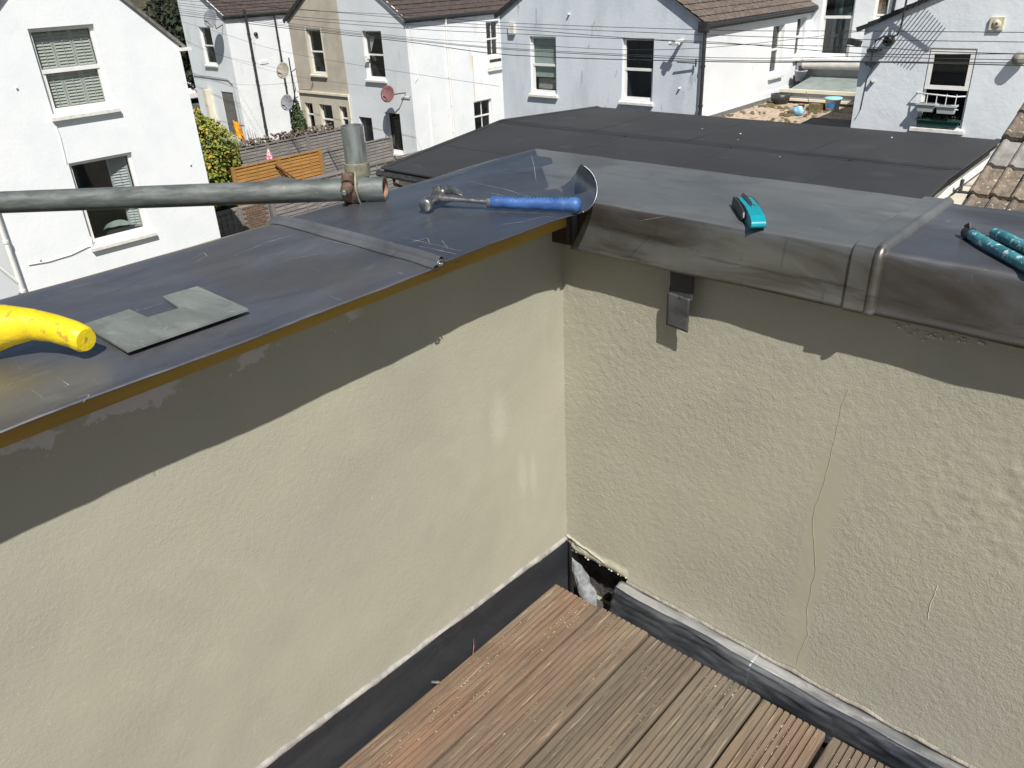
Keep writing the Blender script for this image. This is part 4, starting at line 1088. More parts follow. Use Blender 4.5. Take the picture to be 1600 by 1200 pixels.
w = MB(); w.tube([Fp(-12.2, 0, -.62), Fp(-12.2, -.2, -.64), Fp(-12.24, -.42, -.66)], [.05, .06, .09], 10); w.tube([Fp(-12.45, -.30, -.68), Fp(-12.1, -.34, -.66)], .05, 8); part('security_lamp', w, UPVC, gh)
w = MB(); w.bar(Fp(-11.62, -.1, -1.22), Fp(-12.25, -.16, -1.20), .03); w.bar(Fp(-11.65, -.1, -1.1), Fp(-11.65, -.1, -1.32), .03); part('wall_hook', w, BLACKP, gh)
w = MB(); w.lathe(Fp(-12.2, 0, -1.95), [(.03, 0), (.03, .08), (0, .09)], 8, axis=(0, -1, 0)); part('wall_stub', w, SILL, gh)
w = MB(); w.lathe(Fp(-16.4, 0, .1), [(.03, 0), (.03, .08), (0, .09)], 8, axis=(0, -1, 0)); part('wall_stub', w, SILL, gh)

# right house
rh = thing('pale_white_house', (-3, 24, GZ), 'pale blue white house with hanging planters in its open window on the right', 'house')
wR = (-5.32, -4.27, -2.50, -.68)
part('gable_wall', facade(Fp, [(-6.95, GZ), (1.2, GZ), (1.2, -.25), (-2.9, 1.55), (-6.95, -.25)], [wR], .14), RIGHTW, rh, fixn=False)
w = MB(); a, b, c, d_ = wR
w.box(a, a+.06, .08, .13, c, d_, Fp); w.box(b-.06, b, .08, .13, c, d_, Fp); w.box(a+.06, b-.06, .08, .13, d_-.05, d_, Fp); w.box(a+.06, b-.06, .08, .13, c, c+.05, Fp)
zt_ = -1.62; q = .09
w.box(a+.03, a+.03+q, .0, .07, zt_, d_-.04, Fp); w.box(b-.03-q, b-.03, .0, .07, zt_, d_-.04, Fp); w.box(a+.12, b-.12, .0, .07, zt_, zt_+q, Fp); w.box(a+.12, b-.12, .0, .07, d_-.04-q, d_-.04, Fp)
wo = part('window', w, UPVC, rh, 'sash raised over an open lower half')
w = MB(); w.box(a+.12, b-.12, .03, .035, zt_+q, d_-.13, Fp); part('pane', w, GLASS, wo)
w = MB(); w.prism([(-.10, -.12), (-.10, -.04), (.08, 0), (.08, -.12)], lambda dd_, z: Fp(a-.12, dd_, c+z), lambda dd_, z: Fp(b+.08, dd_, c+z)); part('sill', w, SILL, wo)
room(rh, Fp, *wR)
part('side_wall', facade(PL((-6.95, 0, 0), (0, 1, 0), (-1, 0, 0)), [(21, GZ), (YB, GZ), (YB, -.25), (21, -.25)], [], .1), WHITE_PAINT, rh, fixn=False)
tile_slope(rh, (-7.1, YB, -.25), (0, -1, 0), (4.05, 0, 1.8), 7.6, 4.4, TILE_MID)
w = MB(); w.bar((-7.12, 20.93, -.30), (-2.9, 20.93, 1.58), .05, .10); part('verge_trim', w, BLACKP, rh)
w = MB(); w.bar((-7.3, 20.95, -.55), (-6.98, 20.95, -.62), .16, .14); part('gutter_end', w, BLACKP, rh)
w = MB(); w.lathe(Fp(-6.3, 0, -.53), [(.13, 0), (.14, .05), (.10, .20), (.06, .20), (.05, .06)], 16, axis=(0, -1, 0)); part('boiler_flue', w, BLACKP, rh)
w = MB(); w.box(-4.12, -3.83, -.06, 0, -.27, -.0, Fp); w.lathe(Fp(-3.97, -.06, -.14), [(.09, 0), (.09, .02), (.03, .03)], 14, axis=(0, -1, 0)); part('vent_grille', w, M('yellowed_plastic', (.66, .61, .48), .6, c2=(.5, .44, .30), scale=14), rh)
w = MB(); w.lathe(Fp(-6.55, 0, -1.50), [(.05, 0), (.05, .10), (0, .12)], 10, axis=(0, -1, 0)); part('pipe_stub', w, M('grey_plastic', (.35, .36, .33), .6), rh)
w = MB(); w.lathe(Fp(-3.35, 0, -.87), [(.10, 0), (.16, .08), (.13, .22), (0, .25)], 10, axis=(0, -1, 0)); part('wall_lamp', w, M('grey_plastic2', (.22, .21, .18), .6), rh)
# planters on the right window
def planter(u0, u1, zb, h, mat, name, label, d0=-.26, lip=.02, cat='planter'):
    w = MB(); P = []
    for (z, k) in ((zb, .72), (zb+h, 1)):
        cu = (u0+u1)/2; hu = (u1-u0)/2*(.88 if k < 1 else 1); dm = d0+.11; hd_ = .11*k
        P += [Fp(cu-hu, dm-hd_, z), Fp(cu+hu, dm-hd_, z), Fp(cu+hu, dm+hd_, z), Fp(cu-hu, dm+hd_, z)]
    w.add(P, [(0, 1, 2, 3), (0, 1, 5, 4), (1, 2, 6, 5), (2, 3, 7, 6), (3, 0, 4, 7)])
    w.box(u0-lip, u1+lip, d0-.02, d0, zb+h-.03, zb+h+.01, Fp); w.box(u0-lip, u0, d0, d0+.22, zb+h-.03, zb+h+.01, Fp); w.box(u1, u1+lip, d0, d0+.22, zb+h-.03, zb+h+.01, Fp)
    w.box(u0+.01, u1-.01, d0+.02, d0+.20, zb+h-.07, zb+h-.05, Fp)
    return solo(name, w, mat, label, cat)
rl = MB(); rl.tube([Fp(-5.42, .02, -1.72), Fp(-5.42, -.14, -1.70), Fp(-4.5, -.14, -1.75), Fp(-4.33, .02, -1.75)], .018, 6); rl.tube([Fp(-5.40, -.1, -2.0), Fp(-4.40, -.12, -2.05)], .014, 6)
for k in range(5): u = -5.36+.22*k; rl.bar(Fp(u, -.14, -1.70), Fp(u, -.14, -2.04), .03, .012)
solo('window_rail', rl, UPVC, 'white hooked rail across the open window of the right house', 'rail')
planter(-5.32, -4.92, -2.12, .19, M('pale_grey_trough', (.46, .48, .48), .6), 'plant_trough', 'left of two pale grey troughs hanging on the window rail')
planter(-4.86, -4.44, -2.14, .19, MATS['pale_grey_trough'], 'plant_trough', 'right of two pale grey troughs hanging on the window rail')
planter(-5.30, -4.32, -2.48, .17, M('dark_green_trough', (.015, .07, .065), .5), 'window_box', 'dark green window box of small flowers on the right house sill', d0=-.12)
random.seed(5); w = MB()
for k in range(260):
    u = random.uniform(-5.25, -4.38); hgt = .22 if u < -5.0 else .12
    p = Fp(u, -.12+random.uniform(.03, .2), -2.33+random.random()**1.4*hgt); s = .018
    a1_ = Vector((random.uniform(-1, 1), random.uniform(-1, 1), random.uniform(-.3, 1))).normalized(); a2_ = a1_.cross(Vector((.3, .5, .8))).normalized()
    w.add([p-a1_*s, p+a2_*s*.6, p+a1_*s*1.3, p-a2_*s*.6], [(0, 1, 2, 3)])
solo('flowers', w, M('small_flowers', (.05, .10, .03), .8, c2=(.22, .20, .05), scale=14, c3=(.75, .72, .7), s3=16, t3=.60), 'low leafy flowers growing in the dark green window box', 'plant', kind='stuff', fixn=False)

# rear block across the whole terrace (main houses)
tr = thing('terrace_block', (-20, 31, GZ), 'white rear wall of the main terrace closing the recess with the tall window', 'building')
Bp = PL((0, YB, 0), (1, 0, 0), (0, -1, 0))
bw = (-11.2, -10.08, -1.76, .62); bw2 = (-9.42, -9.0, -.55, .6)
part('rear_wall', facade(Bp, [(-41.7, GZ), (8, GZ), (8, 2.2), (-41.7, 2.2)], [bw, bw2], .16), WHITE_PAINT, tr, fixn=False)
wb = sash(tr, Bp, *bw, inset=.1, fr=.08, mid=.53, sill=True)
w = MB(); w.box(-11.0, -10.4, .6, .7, -1.6, .1, Bp); w.box(-10.75, -10.62, .4, .46, -1.6, .3, Bp); part('room_item', w, M('teal_grey_room', (.09, .15, .15), .8, c2=(.03, .05, .05), scale=2), wb)
sash(tr, Bp, *bw2, inset=.1, sill=False, mid=.1)
w = MB(); w.box(-9.4, -9.15, .2, .22, -.5, .6, Bp); part('brown_curtain', w, M('brown_curtain', (.22, .14, .08), .9, c2=(.4, .3, .2), scale=9), tr)
w = MB(); w.tube([Bp(-8.72, -.06, 2), Bp(-8.85, -.06, -1.2)], .055, 8); part('soil_pipe', w, BLACKP, tr)
w = MB(); w.add([(-42, 28.3, 2.1), (8, 28.3, 2.1), (8, 32.5, 5), (-42, 32.5, 5)], [(0, 1, 2, 3)]); part('roof', w, TILE_FAR, tr)
# lean-to structures in the recess
rc = thing('lean_to', (-9.3, 27, -2.9), 'grey lean to with glass strip roof and fat pipe in the recess', 'lean-to')
w = MB(); w.box(-11.5, -6.98, 27.6, YB, -2.9, -1.85); part('back_wall', w, M('grey_recess_wall', (.33, .33, .35), .8, c2=(.28, .28, .30), scale=1.5), rc)
w = MB(); w.tube([(-11.2, 27.45, -1.95), (-6.98, 27.45, -1.88)], .12, 14); part('fat_pipe', w, M('cream_grey_pipe', (.50, .48, .44), .6, c2=(.4, .38, .35), scale=4), rc)
w = MB(); w.tube([(-11.25, 27.4, -1.95), (-11.3, 27.4, -2.7)], .08, 10); part('down_pipe', w, BLACKP, rc)
w = MB(); w.prism([(25.85, -2.52), (27.6, -2.30), (27.6, -2.34), (25.85, -2.56)], lambda y, z: (-10.9, y, z), lambda y, z: (-6.98, y, z)); part('glass_strip_roof', w, M('greenish_glass_roof', (.22, .27, .25), .25, c2=(.30, .34, .31), scale=3), rc)
w = MB(); w.box(-11.2, -6.97, 25.72, 25.85, -2.60, -2.50); w.box(-11.2, -6.97, 25.62, 25.74, -2.84, -2.77); part('white_ledge', w, CREAM, rc)
w = MB(); w.box(-11.2, -6.97, 25.78, 25.9, -2.77, -2.60); part('grey_band', w, MATS['grey_recess_wall'], rc)
w = MB(); w.box(-11.2, -6.97, 25.9, 27.6, -3.0, -2.62); part('base', w, MATS['grey_recess_wall'], rc)

# gravel flat roof in the recess
gr = MB()
gr.grid(lambda u, v: (-11.5+u*4.53, 20.3+v*5.5, -2.93+.03*nv(u*5, v*6, 0, 2)+.02*nv(u*30, v*30, 3, 1)), 60, 60)
GRAV = M('pinkish_gravel', (.52, .42, .32), .95, c2=(.40, .31, .23), scale=5, bump=1, bscale=22, bdist=.05, c3=(.17, .10, .06), s3=3.2, t3=.56, st3=(1, 1.6, 1))
tag(finish('gravel_roof', gr, GRAV, (-9.2, 23, -3), fixn=False), kind='structure')
w = MB(); w.grid(lambda u, v: (-8.9+u*1.95+(1-v)*.3*(1-u), 20.4+v*2.8, -2.88+.02*nv(u, v, 0, 4)), 14, 14)
solo('roof_patch', w, M('dark_wet_felt', (.045, .042, .045), .7, c2=(.08, .07, .06), scale=2), 'dark bare felt patch on the gravel roof beside the right house', 'roof patch', fixn=False)
w = MB()
random.seed(21)
for k in range(500):
    x = random.uniform(-11.4, -9.0); y = random.uniform(21, 25.5)
    if nv(x, y, 0, .9) < .0: continue
    s = random.uniform(.02, .07); w.lathe((x, y, -2.92), [(s, 0), (s*.8, s*.6), (0, s*.8)], 6)
solo('moss', w, M('brown_moss', (.13, .075, .04), .95, c2=(.10, .10, .03), scale=8), 'brown moss clumps over the gravel roof in the recess', 'moss', kind='stuff')
def bucket(x, y, z, r0_, r1_, h, mat, name, label, cat='bucket', extra=None):
    t = thing(name, (x, y, z), label, cat)
    w = MB(); w.lathe((x, y, z), [(0, 0), (r0_, 0), (r1_, h), (r1_*1.08, h), (r1_*1.08, h-.03), (r1_*.95, h-.03), (r0_*.93, .02), (0, .02)], 20); part('pail', w, mat, t)
    return t
bucket(-11.15, 28.1-.9, -2.42, .14, .21, .34, M('grey_bucket', (.33, .33, .35), .6), 'bucket', 'grey bucket standing on the lean to roof by the white wall')
bb = bucket(-8.95, 24.75, -2.9, .19, .24, .36, M('white_bucket', (.68, .72, .74), .5), 'bucket', 'white bucket with blue label on the gravel roof')
w = MB(); w.add([Vector((-8.95, 24.75, -2.9))+Vector((math.sin(a)*.222, -math.cos(a)*.222, z)) for a in [-.5+.12*k for k in range(10)] for z in (.09+.0, .22)], [(2*k, 2*k+2, 2*k+3, 2*k+1) for k in range(9)]); part('label_patch', w, M('blue_label', (.02, .18, .45), .5), bb, fixn=False)
w = MB(); w.lathe((-8.95, 24.75, -2.9), [(.262, .33), (.27, .37), (.24, .38), (.0, .35)], 20); part('rim', w, M('aqua_rim', (.30, .62, .65), .5), bb)
w = MB(); w.lathe((-11.0, 26.0-.55, -2.92), [(0, 0), (.22, 0), (.30, .12), (.32, .30), (.27, .31), (.2, .1), (0, .08)], 18); solo('black_pot', w, BLACKP, 'round black pot below the side window of the blue house', 'pot')
w = MB(); w.grid(lambda u, v: (-9.48+.16*math.cos(u*6.28)*math.sin(v*3.14)*(1+.3*nv(u*3, v*3, 0, 2)), 23.5+.14*math.sin(u*6.28)*math.sin(v*3.14), -2.78+.14*math.cos(v*3.14)), 14, 10); solo('blue_bag', w, M('bright_blue_plastic', (.10, .45, .75), .4, c2=(.6, .7, .75), scale=9), 'crumpled bright blue bag on the gravel roof', 'bag')
w = MB(); w.tube([(-9.9, 23.9, -2.84), (-9.68, 23.8, -2.82)], .10, 12); solo('grey_can', w, M('grey_can', (.25, .3, .3), .5), 'small grey can lying beside the blue bag', 'can')
w = MB(); w.lathe((-9.85, 24.5, -2.92), [(.08, 0), (.10, .18), (.11, .18), (0, .15)], 12); solo('terracotta_pot', w, M('terracotta', (.50, .20, .12), .8), 'small terracotta pot behind the grey can', 'pot')
w = MB(); w.box(-9.65, -8.95+.0-.25, 24.6, 24.85, -2.92, -2.74); w.bar((-9.6, 24.5, -2.7), (-9.95, 25.0, -2.45), .02); solo('wooden_trough', w, M('brown_wood', (.22, .12, .07), .9, c2=(.1, .12, .04), scale=8), 'brown wooden trough left of the white bucket', 'trough')

# TV aerial in front of the right house
ae = thing('tv_aerial', (-6.6, 20.75, -1.3), 'black television aerial on a cranked pole fixed to the right house', 'aerial')
w = MB(); w.tube([Fp(-6.60, -.20, -1.15), Fp(-6.60, -.22, -.75), Fp(-6.55, -.24, -.52), Fp(-6.38, -.25, -.42), Fp(-6.2, -.25, -.42), Fp(-6.05, -.25, -.38), Fp(-6.0, -.25, -.18), Fp(-5.98, -.25, .3), Fp(-5.95, -.25, 1.2)], .024, 8); part('pole', w, M('dark_grey_metal', (.06, .06, .065), .5, metal=.4), ae)
w = MB()
for z in (-.75, -1.05): w.box(-6.75, -6.45, -.22, 0, z-.02, z+.02, Fp); w.box(-6.72, -6.48, -.26, -.2, z-.05, z+.05, Fp)
part('bracket', w, BLACKP, ae)
w = MB(); b0 = Fp(-5.85, -.42, .78); b1 = Fp(-4.35, -.72, .80)
w.bar(b0, b1, .04); w.bar(Fp(-5.95, -.25, .78), b0, .03)
for k in range(15):
    p = b0.lerp(b1, .04+.066*k); l = .62-.012*k
    w.bar(p-Vector((0, l*.5, 0)), p+Vector((0, l*.5, 0)), .02)
part('element_array', w, BLACKP, ae)
w = MB(); w.bar(b0+Vector((-.06, -.02, -.22)), b0+Vector((-.02, -.02, .24)), .36, .02); part('reflector', w, BLACKP, ae)
w = MB(); w.tube([Fp(-6.6, -.02, -1.15), Fp(-6.7, -.02, -1.4), Fp(-6.75, -.02, -2.2), Fp(-6.85, -.02, -2.45)], .01, 5); part('cable', w, BLACKP, ae)

# satellite dishes
def dish(c, rad, mat, name, label, pole, axis=(.25, -1, .35)):
    t = thing(name, c, label, 'satellite dish'); A = Vector(axis).normalized(); c = Vector(c)
    w = MB(); w.lathe(c, [(rad*k/6, .22*rad*(k/6)**2) for k in range(7)]+[(rad*1.0, .22*rad-.012), (rad*.5, .05*rad-.02), (0, -.012)], 28, axis=A); part('reflector', w, mat, t)
    fp = c+A*rad*.85-Vector((0, 0, rad*.5))
    w = MB(); w.tube([c-Vector((0, 0, rad*.95)), fp], .012, 6); w.tube([fp-A*.03, fp+A*.09], .03, 8); part('feed_arm', w, BLACKP, t)
    w = MB(); w.tube(pole, .022, 8); part('pole', w, BLACKP, t)
    return t
DG = M('dish_grey', (.28, .29, .31), .5, c2=(.2, .21, .23), scale=9); DB = M('dish_cream', (.40, .37, .32), .6, c2=(.3, .26, .2), scale=9); DR = M('dish_red', (.24, .10, .10), .6, c2=(.18, .09, .09), scale=9)
dish((-32.15, 20.35, -2.12), .36, DB, 'satellite_dish', 'cream satellite dish, upper of two beside the beige house', [(-32.1, 20.95, -2.1), (-31.95, 20.6, -2.2), (-31.85, 20.6, -2.9), (-32.5, 20.55, -4.3)])
dish((-32.25, 20.35, -3.5), .36, DG, 'satellite_dish', 'grey satellite dish, lower of two beside the beige house', [(-32.2, 20.9, -3.3), (-32.2, 20.45, -3.5)])
dish((-25.25, 20.5, -2.77), .33, DR, 'satellite_dish', 'dull red satellite dish on the white house above the door', [(-24.75, 20.98, -2.75), (-24.85, 20.7, -2.75), (-25.15, 20.6, -2.8)])
dish((-37.6, 20.4, .0), .42, DG, 'satellite_dish', 'pale satellite dish under the eave of the far white house', [(-37.7, 20.98, -.3), (-37.7, 20.6, -.45), (-37.6, 20.5, -.2)])

# ------------------------------------------------------------------ flat roofed building in the middle
fr_ = thing('flat_roof_building', (-9, 15, GZ), 'low building with wide black felt flat roof below the terrace houses', 'building')
RZ = -2.5
poly = [(-13.8, 10.6), (-15.62, 16.75), (-14.5, 20.0), (-3.2, 20.0), (-3.1, 15.65), (-2.95, 13.8), (-2.9, 10.6)]
w = MB(); w.prism(poly, lambda a, b: (a, b, RZ+.0), lambda a, b: (a, b, RZ-.16)); part('roof_deck', w, FELT, fr_, bevel=.03)
w = MB()
def lap(a, b, wd=.10):   # overlap seams of the felt, a few millimetres proud
    a = Vector((*a, RZ+.001)); b = Vector((*b, RZ+.001)); w.bar(a, b, wd, .010)
lap((-15.2, 16.38), (-3.3, 16.38)); lap((-14.6, 13.2), (-3.1, 13.2))
for (a, b) in (((-12.2, 16.4), (-12.2, 19.8)), ((-9.3, 16.4), (-9.3, 19.8)), ((-6.3, 16.4), (-6.3, 19.8)), ((-11, 13.2), (-11, 16.4)), ((-8, 13.2), (-8, 16.4)), ((-5.2, 13.2), (-5.2, 16.4)), ((-9.6, 10.7), (-9.6, 13.2)), ((-6.4, 10.7), (-6.4, 13.2))): lap(a, b, .08)
lap((-15.5, 16.8), (-14.55, 19.85)); 
part('felt_lap', w, M('felt_lap_edge', (.0215, .0235, .0265), .8, c2=(.028, .03, .033), scale=4), fr_)
w = MB()
for (a, b, r_) in zip(poly, poly[1:]+poly[:1], range(9)):
    if r_ == 2: continue
    w.bar(Vector((*a, RZ+.0)), Vector((*b, RZ+.0)), .14, .05)
part('roof_kerb', w, FELT, fr_, bevel=.012)
inner = [(-13.6, 10.85), (-15.4, 16.75), (-14.3, 19.9), (-3.3, 19.9), (-3.2, 15.65), (-3.05, 13.8), (-3.0, 10.85)]
w = MB(); w.prism(inner, lambda a, b: (a, b, RZ-.14), lambda a, b: (a, b, GZ)); part('wall', w, M('grey_cream_wall', (.36, .34, .30), .85, c2=(.3, .28, .25), scale=2), fr_)
w = MB(); w.box(-13.5, -3, 10.78, 10.84, RZ-.42, RZ-.14); part('fascia', w, CREAM, fr_)
w = MB(); w.tube([(-13.95, 10.55, RZ-.13), (-2.9, 10.55, RZ-.16)], .075, 10); part('gutter', w, BLACKP, fr_)
pipe(fr_, [(-13.4, 10.55, RZ-.2), (-13.4, 10.55, RZ-.32), (-13.15, 10.78, RZ-.48), (-13.15, 10.78, GZ)], .04, BLACKP)
w = MB(); w.add([(-3.06, 20.4, RZ-.14), (-3.0, 15.65, RZ-.14), (-2.86, 13.8, RZ-.14), (-2.8, 10.6, RZ-.14), (-2.8, 10.6, -2.83), (-2.86, 13.8, -2.83), (-3.0, 15.65, -2.83), (-3.06, 20.4, -2.83)], [(0, 1, 6, 7), (1, 2, 5, 6), (2, 3, 4, 5)])
part('white_side_wall', w, WHITE_HOUSE, fr_)
w = MB(); w.prism([(-3.02, 10.6), (-3.02, 20.6), (-.3, 20.6), (-.3, 10.6)], lambda a, b: (a, b, -2.81), lambda a, b: (a, b, -3.3)); part('lower_ledge', w, M('cream_roughcast', (.60, .56, .45), .95, c2=(.50, .46, .37), scale=8, bump=1, bscale=30, bdist=.02), fr_)
w = MB(); w.tube([(-2.76, 11, -2.79), (-2.82, 13.8, -2.79), (-2.95, 15.9, -2.79), (-3.0, 20, -2.79)], .015, 5); part('cable', w, BLACKP, fr_)
w = MB(); w.bar((-2.86, 16.0, -2.55), (-2.86, 16.0, -2.80), .10, .05); w.bar((-2.86, 15.6, -2.68), (-2.86, 16.0, -2.68), .03); w.bar((-2.7, 16.0, -2.79), (-2.9, 16.0, -2.79), .05); part('cable_bracket', w, BLACKP, fr_)
random.seed(8); w = MB()
for (x, y) in ((-9.8, 18.2), (-8.6, 18.0), (-8.3, 17.3), (-5.3, 19.2), (-6.6, 16.0)):
    s = random.uniform(.01, .022); w.lathe((x, y, RZ), [(s, 0), (s, s*.5), (0, s)], 6)
part('leaf_litter', w, SILL, fr_, kind='stuff')

# ------------------------------------------------------------------ neighbouring concrete tiled roof, right
tl = thing('tiled_roof', (-.475, 6, -1), 'old lichen covered concrete tile roof beyond the right end of the coping', 'roof')
e = Vector((-.475, 5.10, -.62)); upv = Vector((0, .925, .380)).normalized(); al = Vector((1, 0, 0)); nrm = al.cross(upv)
GA = .40; TW = .30
def tile_mesh():
    w = MB(); n = 18; V = []
    def h(t):   # double roll profile across the tile
        a = (t*2) % 1
        return .030*math.sin(min(1, a/.42)*math.pi)**.8 if a < .42 else .004
    for (s_, dz) in ((-.035, .050), (GA+.02, .010)):
        for i in range(n+1):
            t = i/n; V.append((t*TW*.995, s_, h(min(.999, t))+dz))
    for i in range(n+1): V.append((V[i][0], V[i][1], V[i][2]-.034))
    F = [(i, i+1, n+2+i, n+1+i) for i in range(n)]+[(i, i+1, 2*n+3+i, 2*n+2+i) for i in range(n)]
    F += [(0, n+1, 2*n+2)]
    w.add(V, F); return w
tobj = None
random.seed(4)
rotm = Matrix((al, upv, nrm)).transposed().to_4x4()
for r_ in range(9):
    for c_ in range(9):
        if tobj is None: tobj = finish('tile', tile_mesh(), LICHEN, (0, 0, 0), fixn=False); o = tobj
        else: o = tobj.copy(); COL.objects.link(o)
        o.parent = tl
        p = e+al*(c_*TW)+upv*(r_*GA)+nrm*random.uniform(-.004, .008)+al*random.uniform(-.006, .006)+upv*random.uniform(-.012, .012)
        o.matrix_local = Matrix.Translation(p-Vector(tl.location)) @ rotm @ Matrix.Rotation(random.uniform(-.012, .012), 4, 'Z')
        o.material_slots[0].link = 'OBJECT'
        q = random.random(); o.material_slots[0].material = TILEGREY if (r_, c_) in ((3, 0), (3, 1), (2, 2)) else (LICHEN if q < .6 else LICHEN2)
w = MB(); w.add([e+upv*-.05-nrm*.02, e+al*2.7-upv*.05-nrm*.02, e+al*2.7+upv*3.7-nrm*.02, e+upv*3.7-nrm*.02], [(0, 1, 2, 3)])
part('roof_underlay', w, DARKROOM, tl)
w = MB(); P0 = [(5.05, -6), (5.05, -.70), (8.5, .72), (8.5, -6)]
w.prism(P0, lambda a, b: (-.40, a, b), lambda a, b: (2.2, a, b-.001)); part('gable_end', w, MATS['cream_roughcast'], tl)
w = MB(); w.bar(e+Vector((-.004, 0, -.02)), e+upv*3.6+Vector((-.004, 0, -.02)), .025, .03); part('mortar_verge', w, LICHEN2, tl)

# ------------------------------------------------------------------ gardens
def fence(x, y0, y1, zt_, mat, label, bay=1.83, group=None, boards=True):
    t = thing('fence', (x, (y0+y1)/2, GZ), label, 'fence', group)
    n_ = max(1, round((y1-y0)/bay)); L_ = (y1-y0)/n_
    for k in range(n_+1):
        w = MB(); w.box(x-.05, x+.05, y0+k*L_-.045, y0+k*L_+.045, GZ, zt_+.04); part('post', w, mat, t)
    for k in range(n_):
        a, b = y0+k*L_+.045, y0+(k+1)*L_-.045; w = MB(); z = GZ+.05; j = 0
        while z < zt_-.06:
            dx = random.uniform(-.004, .004)
            w.add([(x+.004+dx, a, z+.14), (x+.004+dx, b, z+.14), (x+.030+dx, b, z), (x+.030+dx, a, z), (x-.02, a, z+.14), (x-.02, b, z+.14), (x-.0, b, z), (x-.0, a, z)], [(0, 1, 2, 3), (4, 7, 6, 5), (0, 4, 5, 1), (2, 6, 7, 3)])
            z += .125
        for u in (a+.03, (a+b)/2, b-.03, a+(b-a)*.25, a+(b-a)*.75): w.box(x+.028, x+.045, u-.02, u+.02, GZ+.05, zt_-.01)
        w.box(x-.03, x+.05, a, b, zt_-.03, zt_+.01)
        part('fence_panel', w, mat, t)
    return t
random.seed(9)
fence(-28.2, 12.5, 20.3, -4.28, GREY_FENCE, 'long weathered grey lap fence behind the orange fence')
fence(-25.8, 13.4, 17.2, -4.42, ORANGE_FENCE, 'orange stained lap fence in the garden beside the bush')
fence(-25.9, 17.3, 20.9, -4.55, GREY_FENCE, 'short grey lap fence continuing right of the orange fence')
fence(-21.6, 12.2, 20.9, -4.38, GREY_FENCE, 'grey lap fence below the black door running to the flat roof')
w = MB(); w.bar((-25.7, 15.1, -4.6), (-25.55, 16.5, -5.9), .05); w.bar((-25.72, 15.2, -4.8), (-25.5, 15.9, -5.9), .04)
solo('wooden_prop', w, M('dark_wood', (.12, .06, .03), .9), 'dark wooden battens leaning on the orange fence', 'batten')
# brick pier / wall at the end of the near fence, bricks proud of mortar
bk = thing('brick_wall', (-21.7, 11.4, GZ), 'low brown brick garden wall at the left end of the near grey fence', 'wall')
w = MB(); w.box(-21.86, -21.64, 11.15, 12.1, GZ, -4.72); part('mortar_core', w, MORTARM, bk)
bm_ = None
for r_ in range(17):
    for c_ in range(4):
        y = 11.17+c_*.225+(0.11 if r_ % 2 else 0); 
        if y+.215 > 12.16: continue
        if bm_ is None:
            w = MB(); w.box(-.008, .012, 0, .213, 0, .063); bm_ = finish('brick', w, BRICK, (0, 0, 0)); o = bm_
        else: o = bm_.copy(); COL.objects.link(o)
        o.parent = bk; o.location = Vector((-21.635+random.uniform(-.004, .004), y, GZ+.02+r_*.075))-Vector(bk.location)
fence(-21.75, 9.4, 11.1, -4.75, GREY_FENCE, 'short grey boarded gate left of the brown brick wall', bay=.85)
# rubble topped stone wall beyond
w = MB()
for k in range(900):
    t = random.random(); y = 13.0+t*7.6; x = -29.4+random.uniform(-.35, .35); z = -4.32+random.uniform(-.3, .14)-abs(x+29.4)*.3; s = random.uniform(.03, .085)
    w.lathe((x, y, z), [(0, -s*.5), (s, -s*.3), (s*.85, s*.3), (0, s*.5)], 5, axis=(random.uniform(-.6, .6), random.uniform(-.6, .6), 1))
rb = M('rubble', (.15, .10, .08), .95, c2=(.24, .20, .17), scale=4, c3=(.05, .04, .03), s3=9, t3=.5)
w.box(-29.75, -29.05, 12.8, 20.8, GZ, -4.55)
solo('rubble_wall', w, rb, 'rough stone wall heaped with rubble behind the long grey fence', 'wall', kind='stuff')
# ivy column at the corner of the beige house
def leaves(name, label, cat, mat, fn, count, s0, s1, group=None, kind='stuff', parent=None, pname='crown'):
    w = MB()
    for k in range(count):
        p, nrm_ = fn(); s = random.uniform(s0, s1)
        a = Vector((random.gauss(0, 1), random.gauss(0, 1), random.gauss(0, 1))).normalized(); a = (a+nrm_*.0).normalized()
        b = a.cross(nrm_+Vector((random.gauss(0, .4), random.gauss(0, .4), random.gauss(0, .4)))).normalized()
        w.add([p-a*s, p+b*s*.55, p+a*s, p-b*s*.55], [(0, 1, 2, 3)])
    if parent: return part(pname, w, mat, parent, kind='stuff', fixn=False)
    return solo(name, w, mat, label, cat, group, kind=kind, fixn=False)
def ell(c, r_, power=.4, lump=.18, ls=1.4):
    c = Vector(c)
    def f_():
        d_ = Vector((random.gauss(0, 1), random.gauss(0, 1), random.gauss(0, 1))).normalized()
        k = random.random()**power*(1+lump*nv(d_.x, d_.y, d_.z, ls)+lump*.7*nv(d_.x, d_.y, d_.z, ls*3))
        return Vector((c.x+d_.x*r_[0]*k, c.y+d_.y*r_[1]*k, c.z+d_.z*r_[2]*k)), d_
    return f_
random.seed(31)
iv = thing('ivy', (-32.0, 20.6, GZ), 'dark green ivy column on the corner of the beige house', 'plant')
leaves('', '', '', M('dark_ivy', (.035, .055, .02), .8, c2=(.06, .09, .03), scale=3), ell((-32.05, 20.6, -4.7), (.38, .3, 1.35), .3), 1500, .05, .10, parent=iv, pname='foliage')
w = MB(); w.tube([(-32.05, 20.75, GZ), (-32.1, 20.7, -5), (-32.0, 20.7, -4)], [.05, .04, .02], 6); part('stem', w, M('bark', (.09, .07, .05), .9, c2=(.05, .04, .03), scale=9), iv)
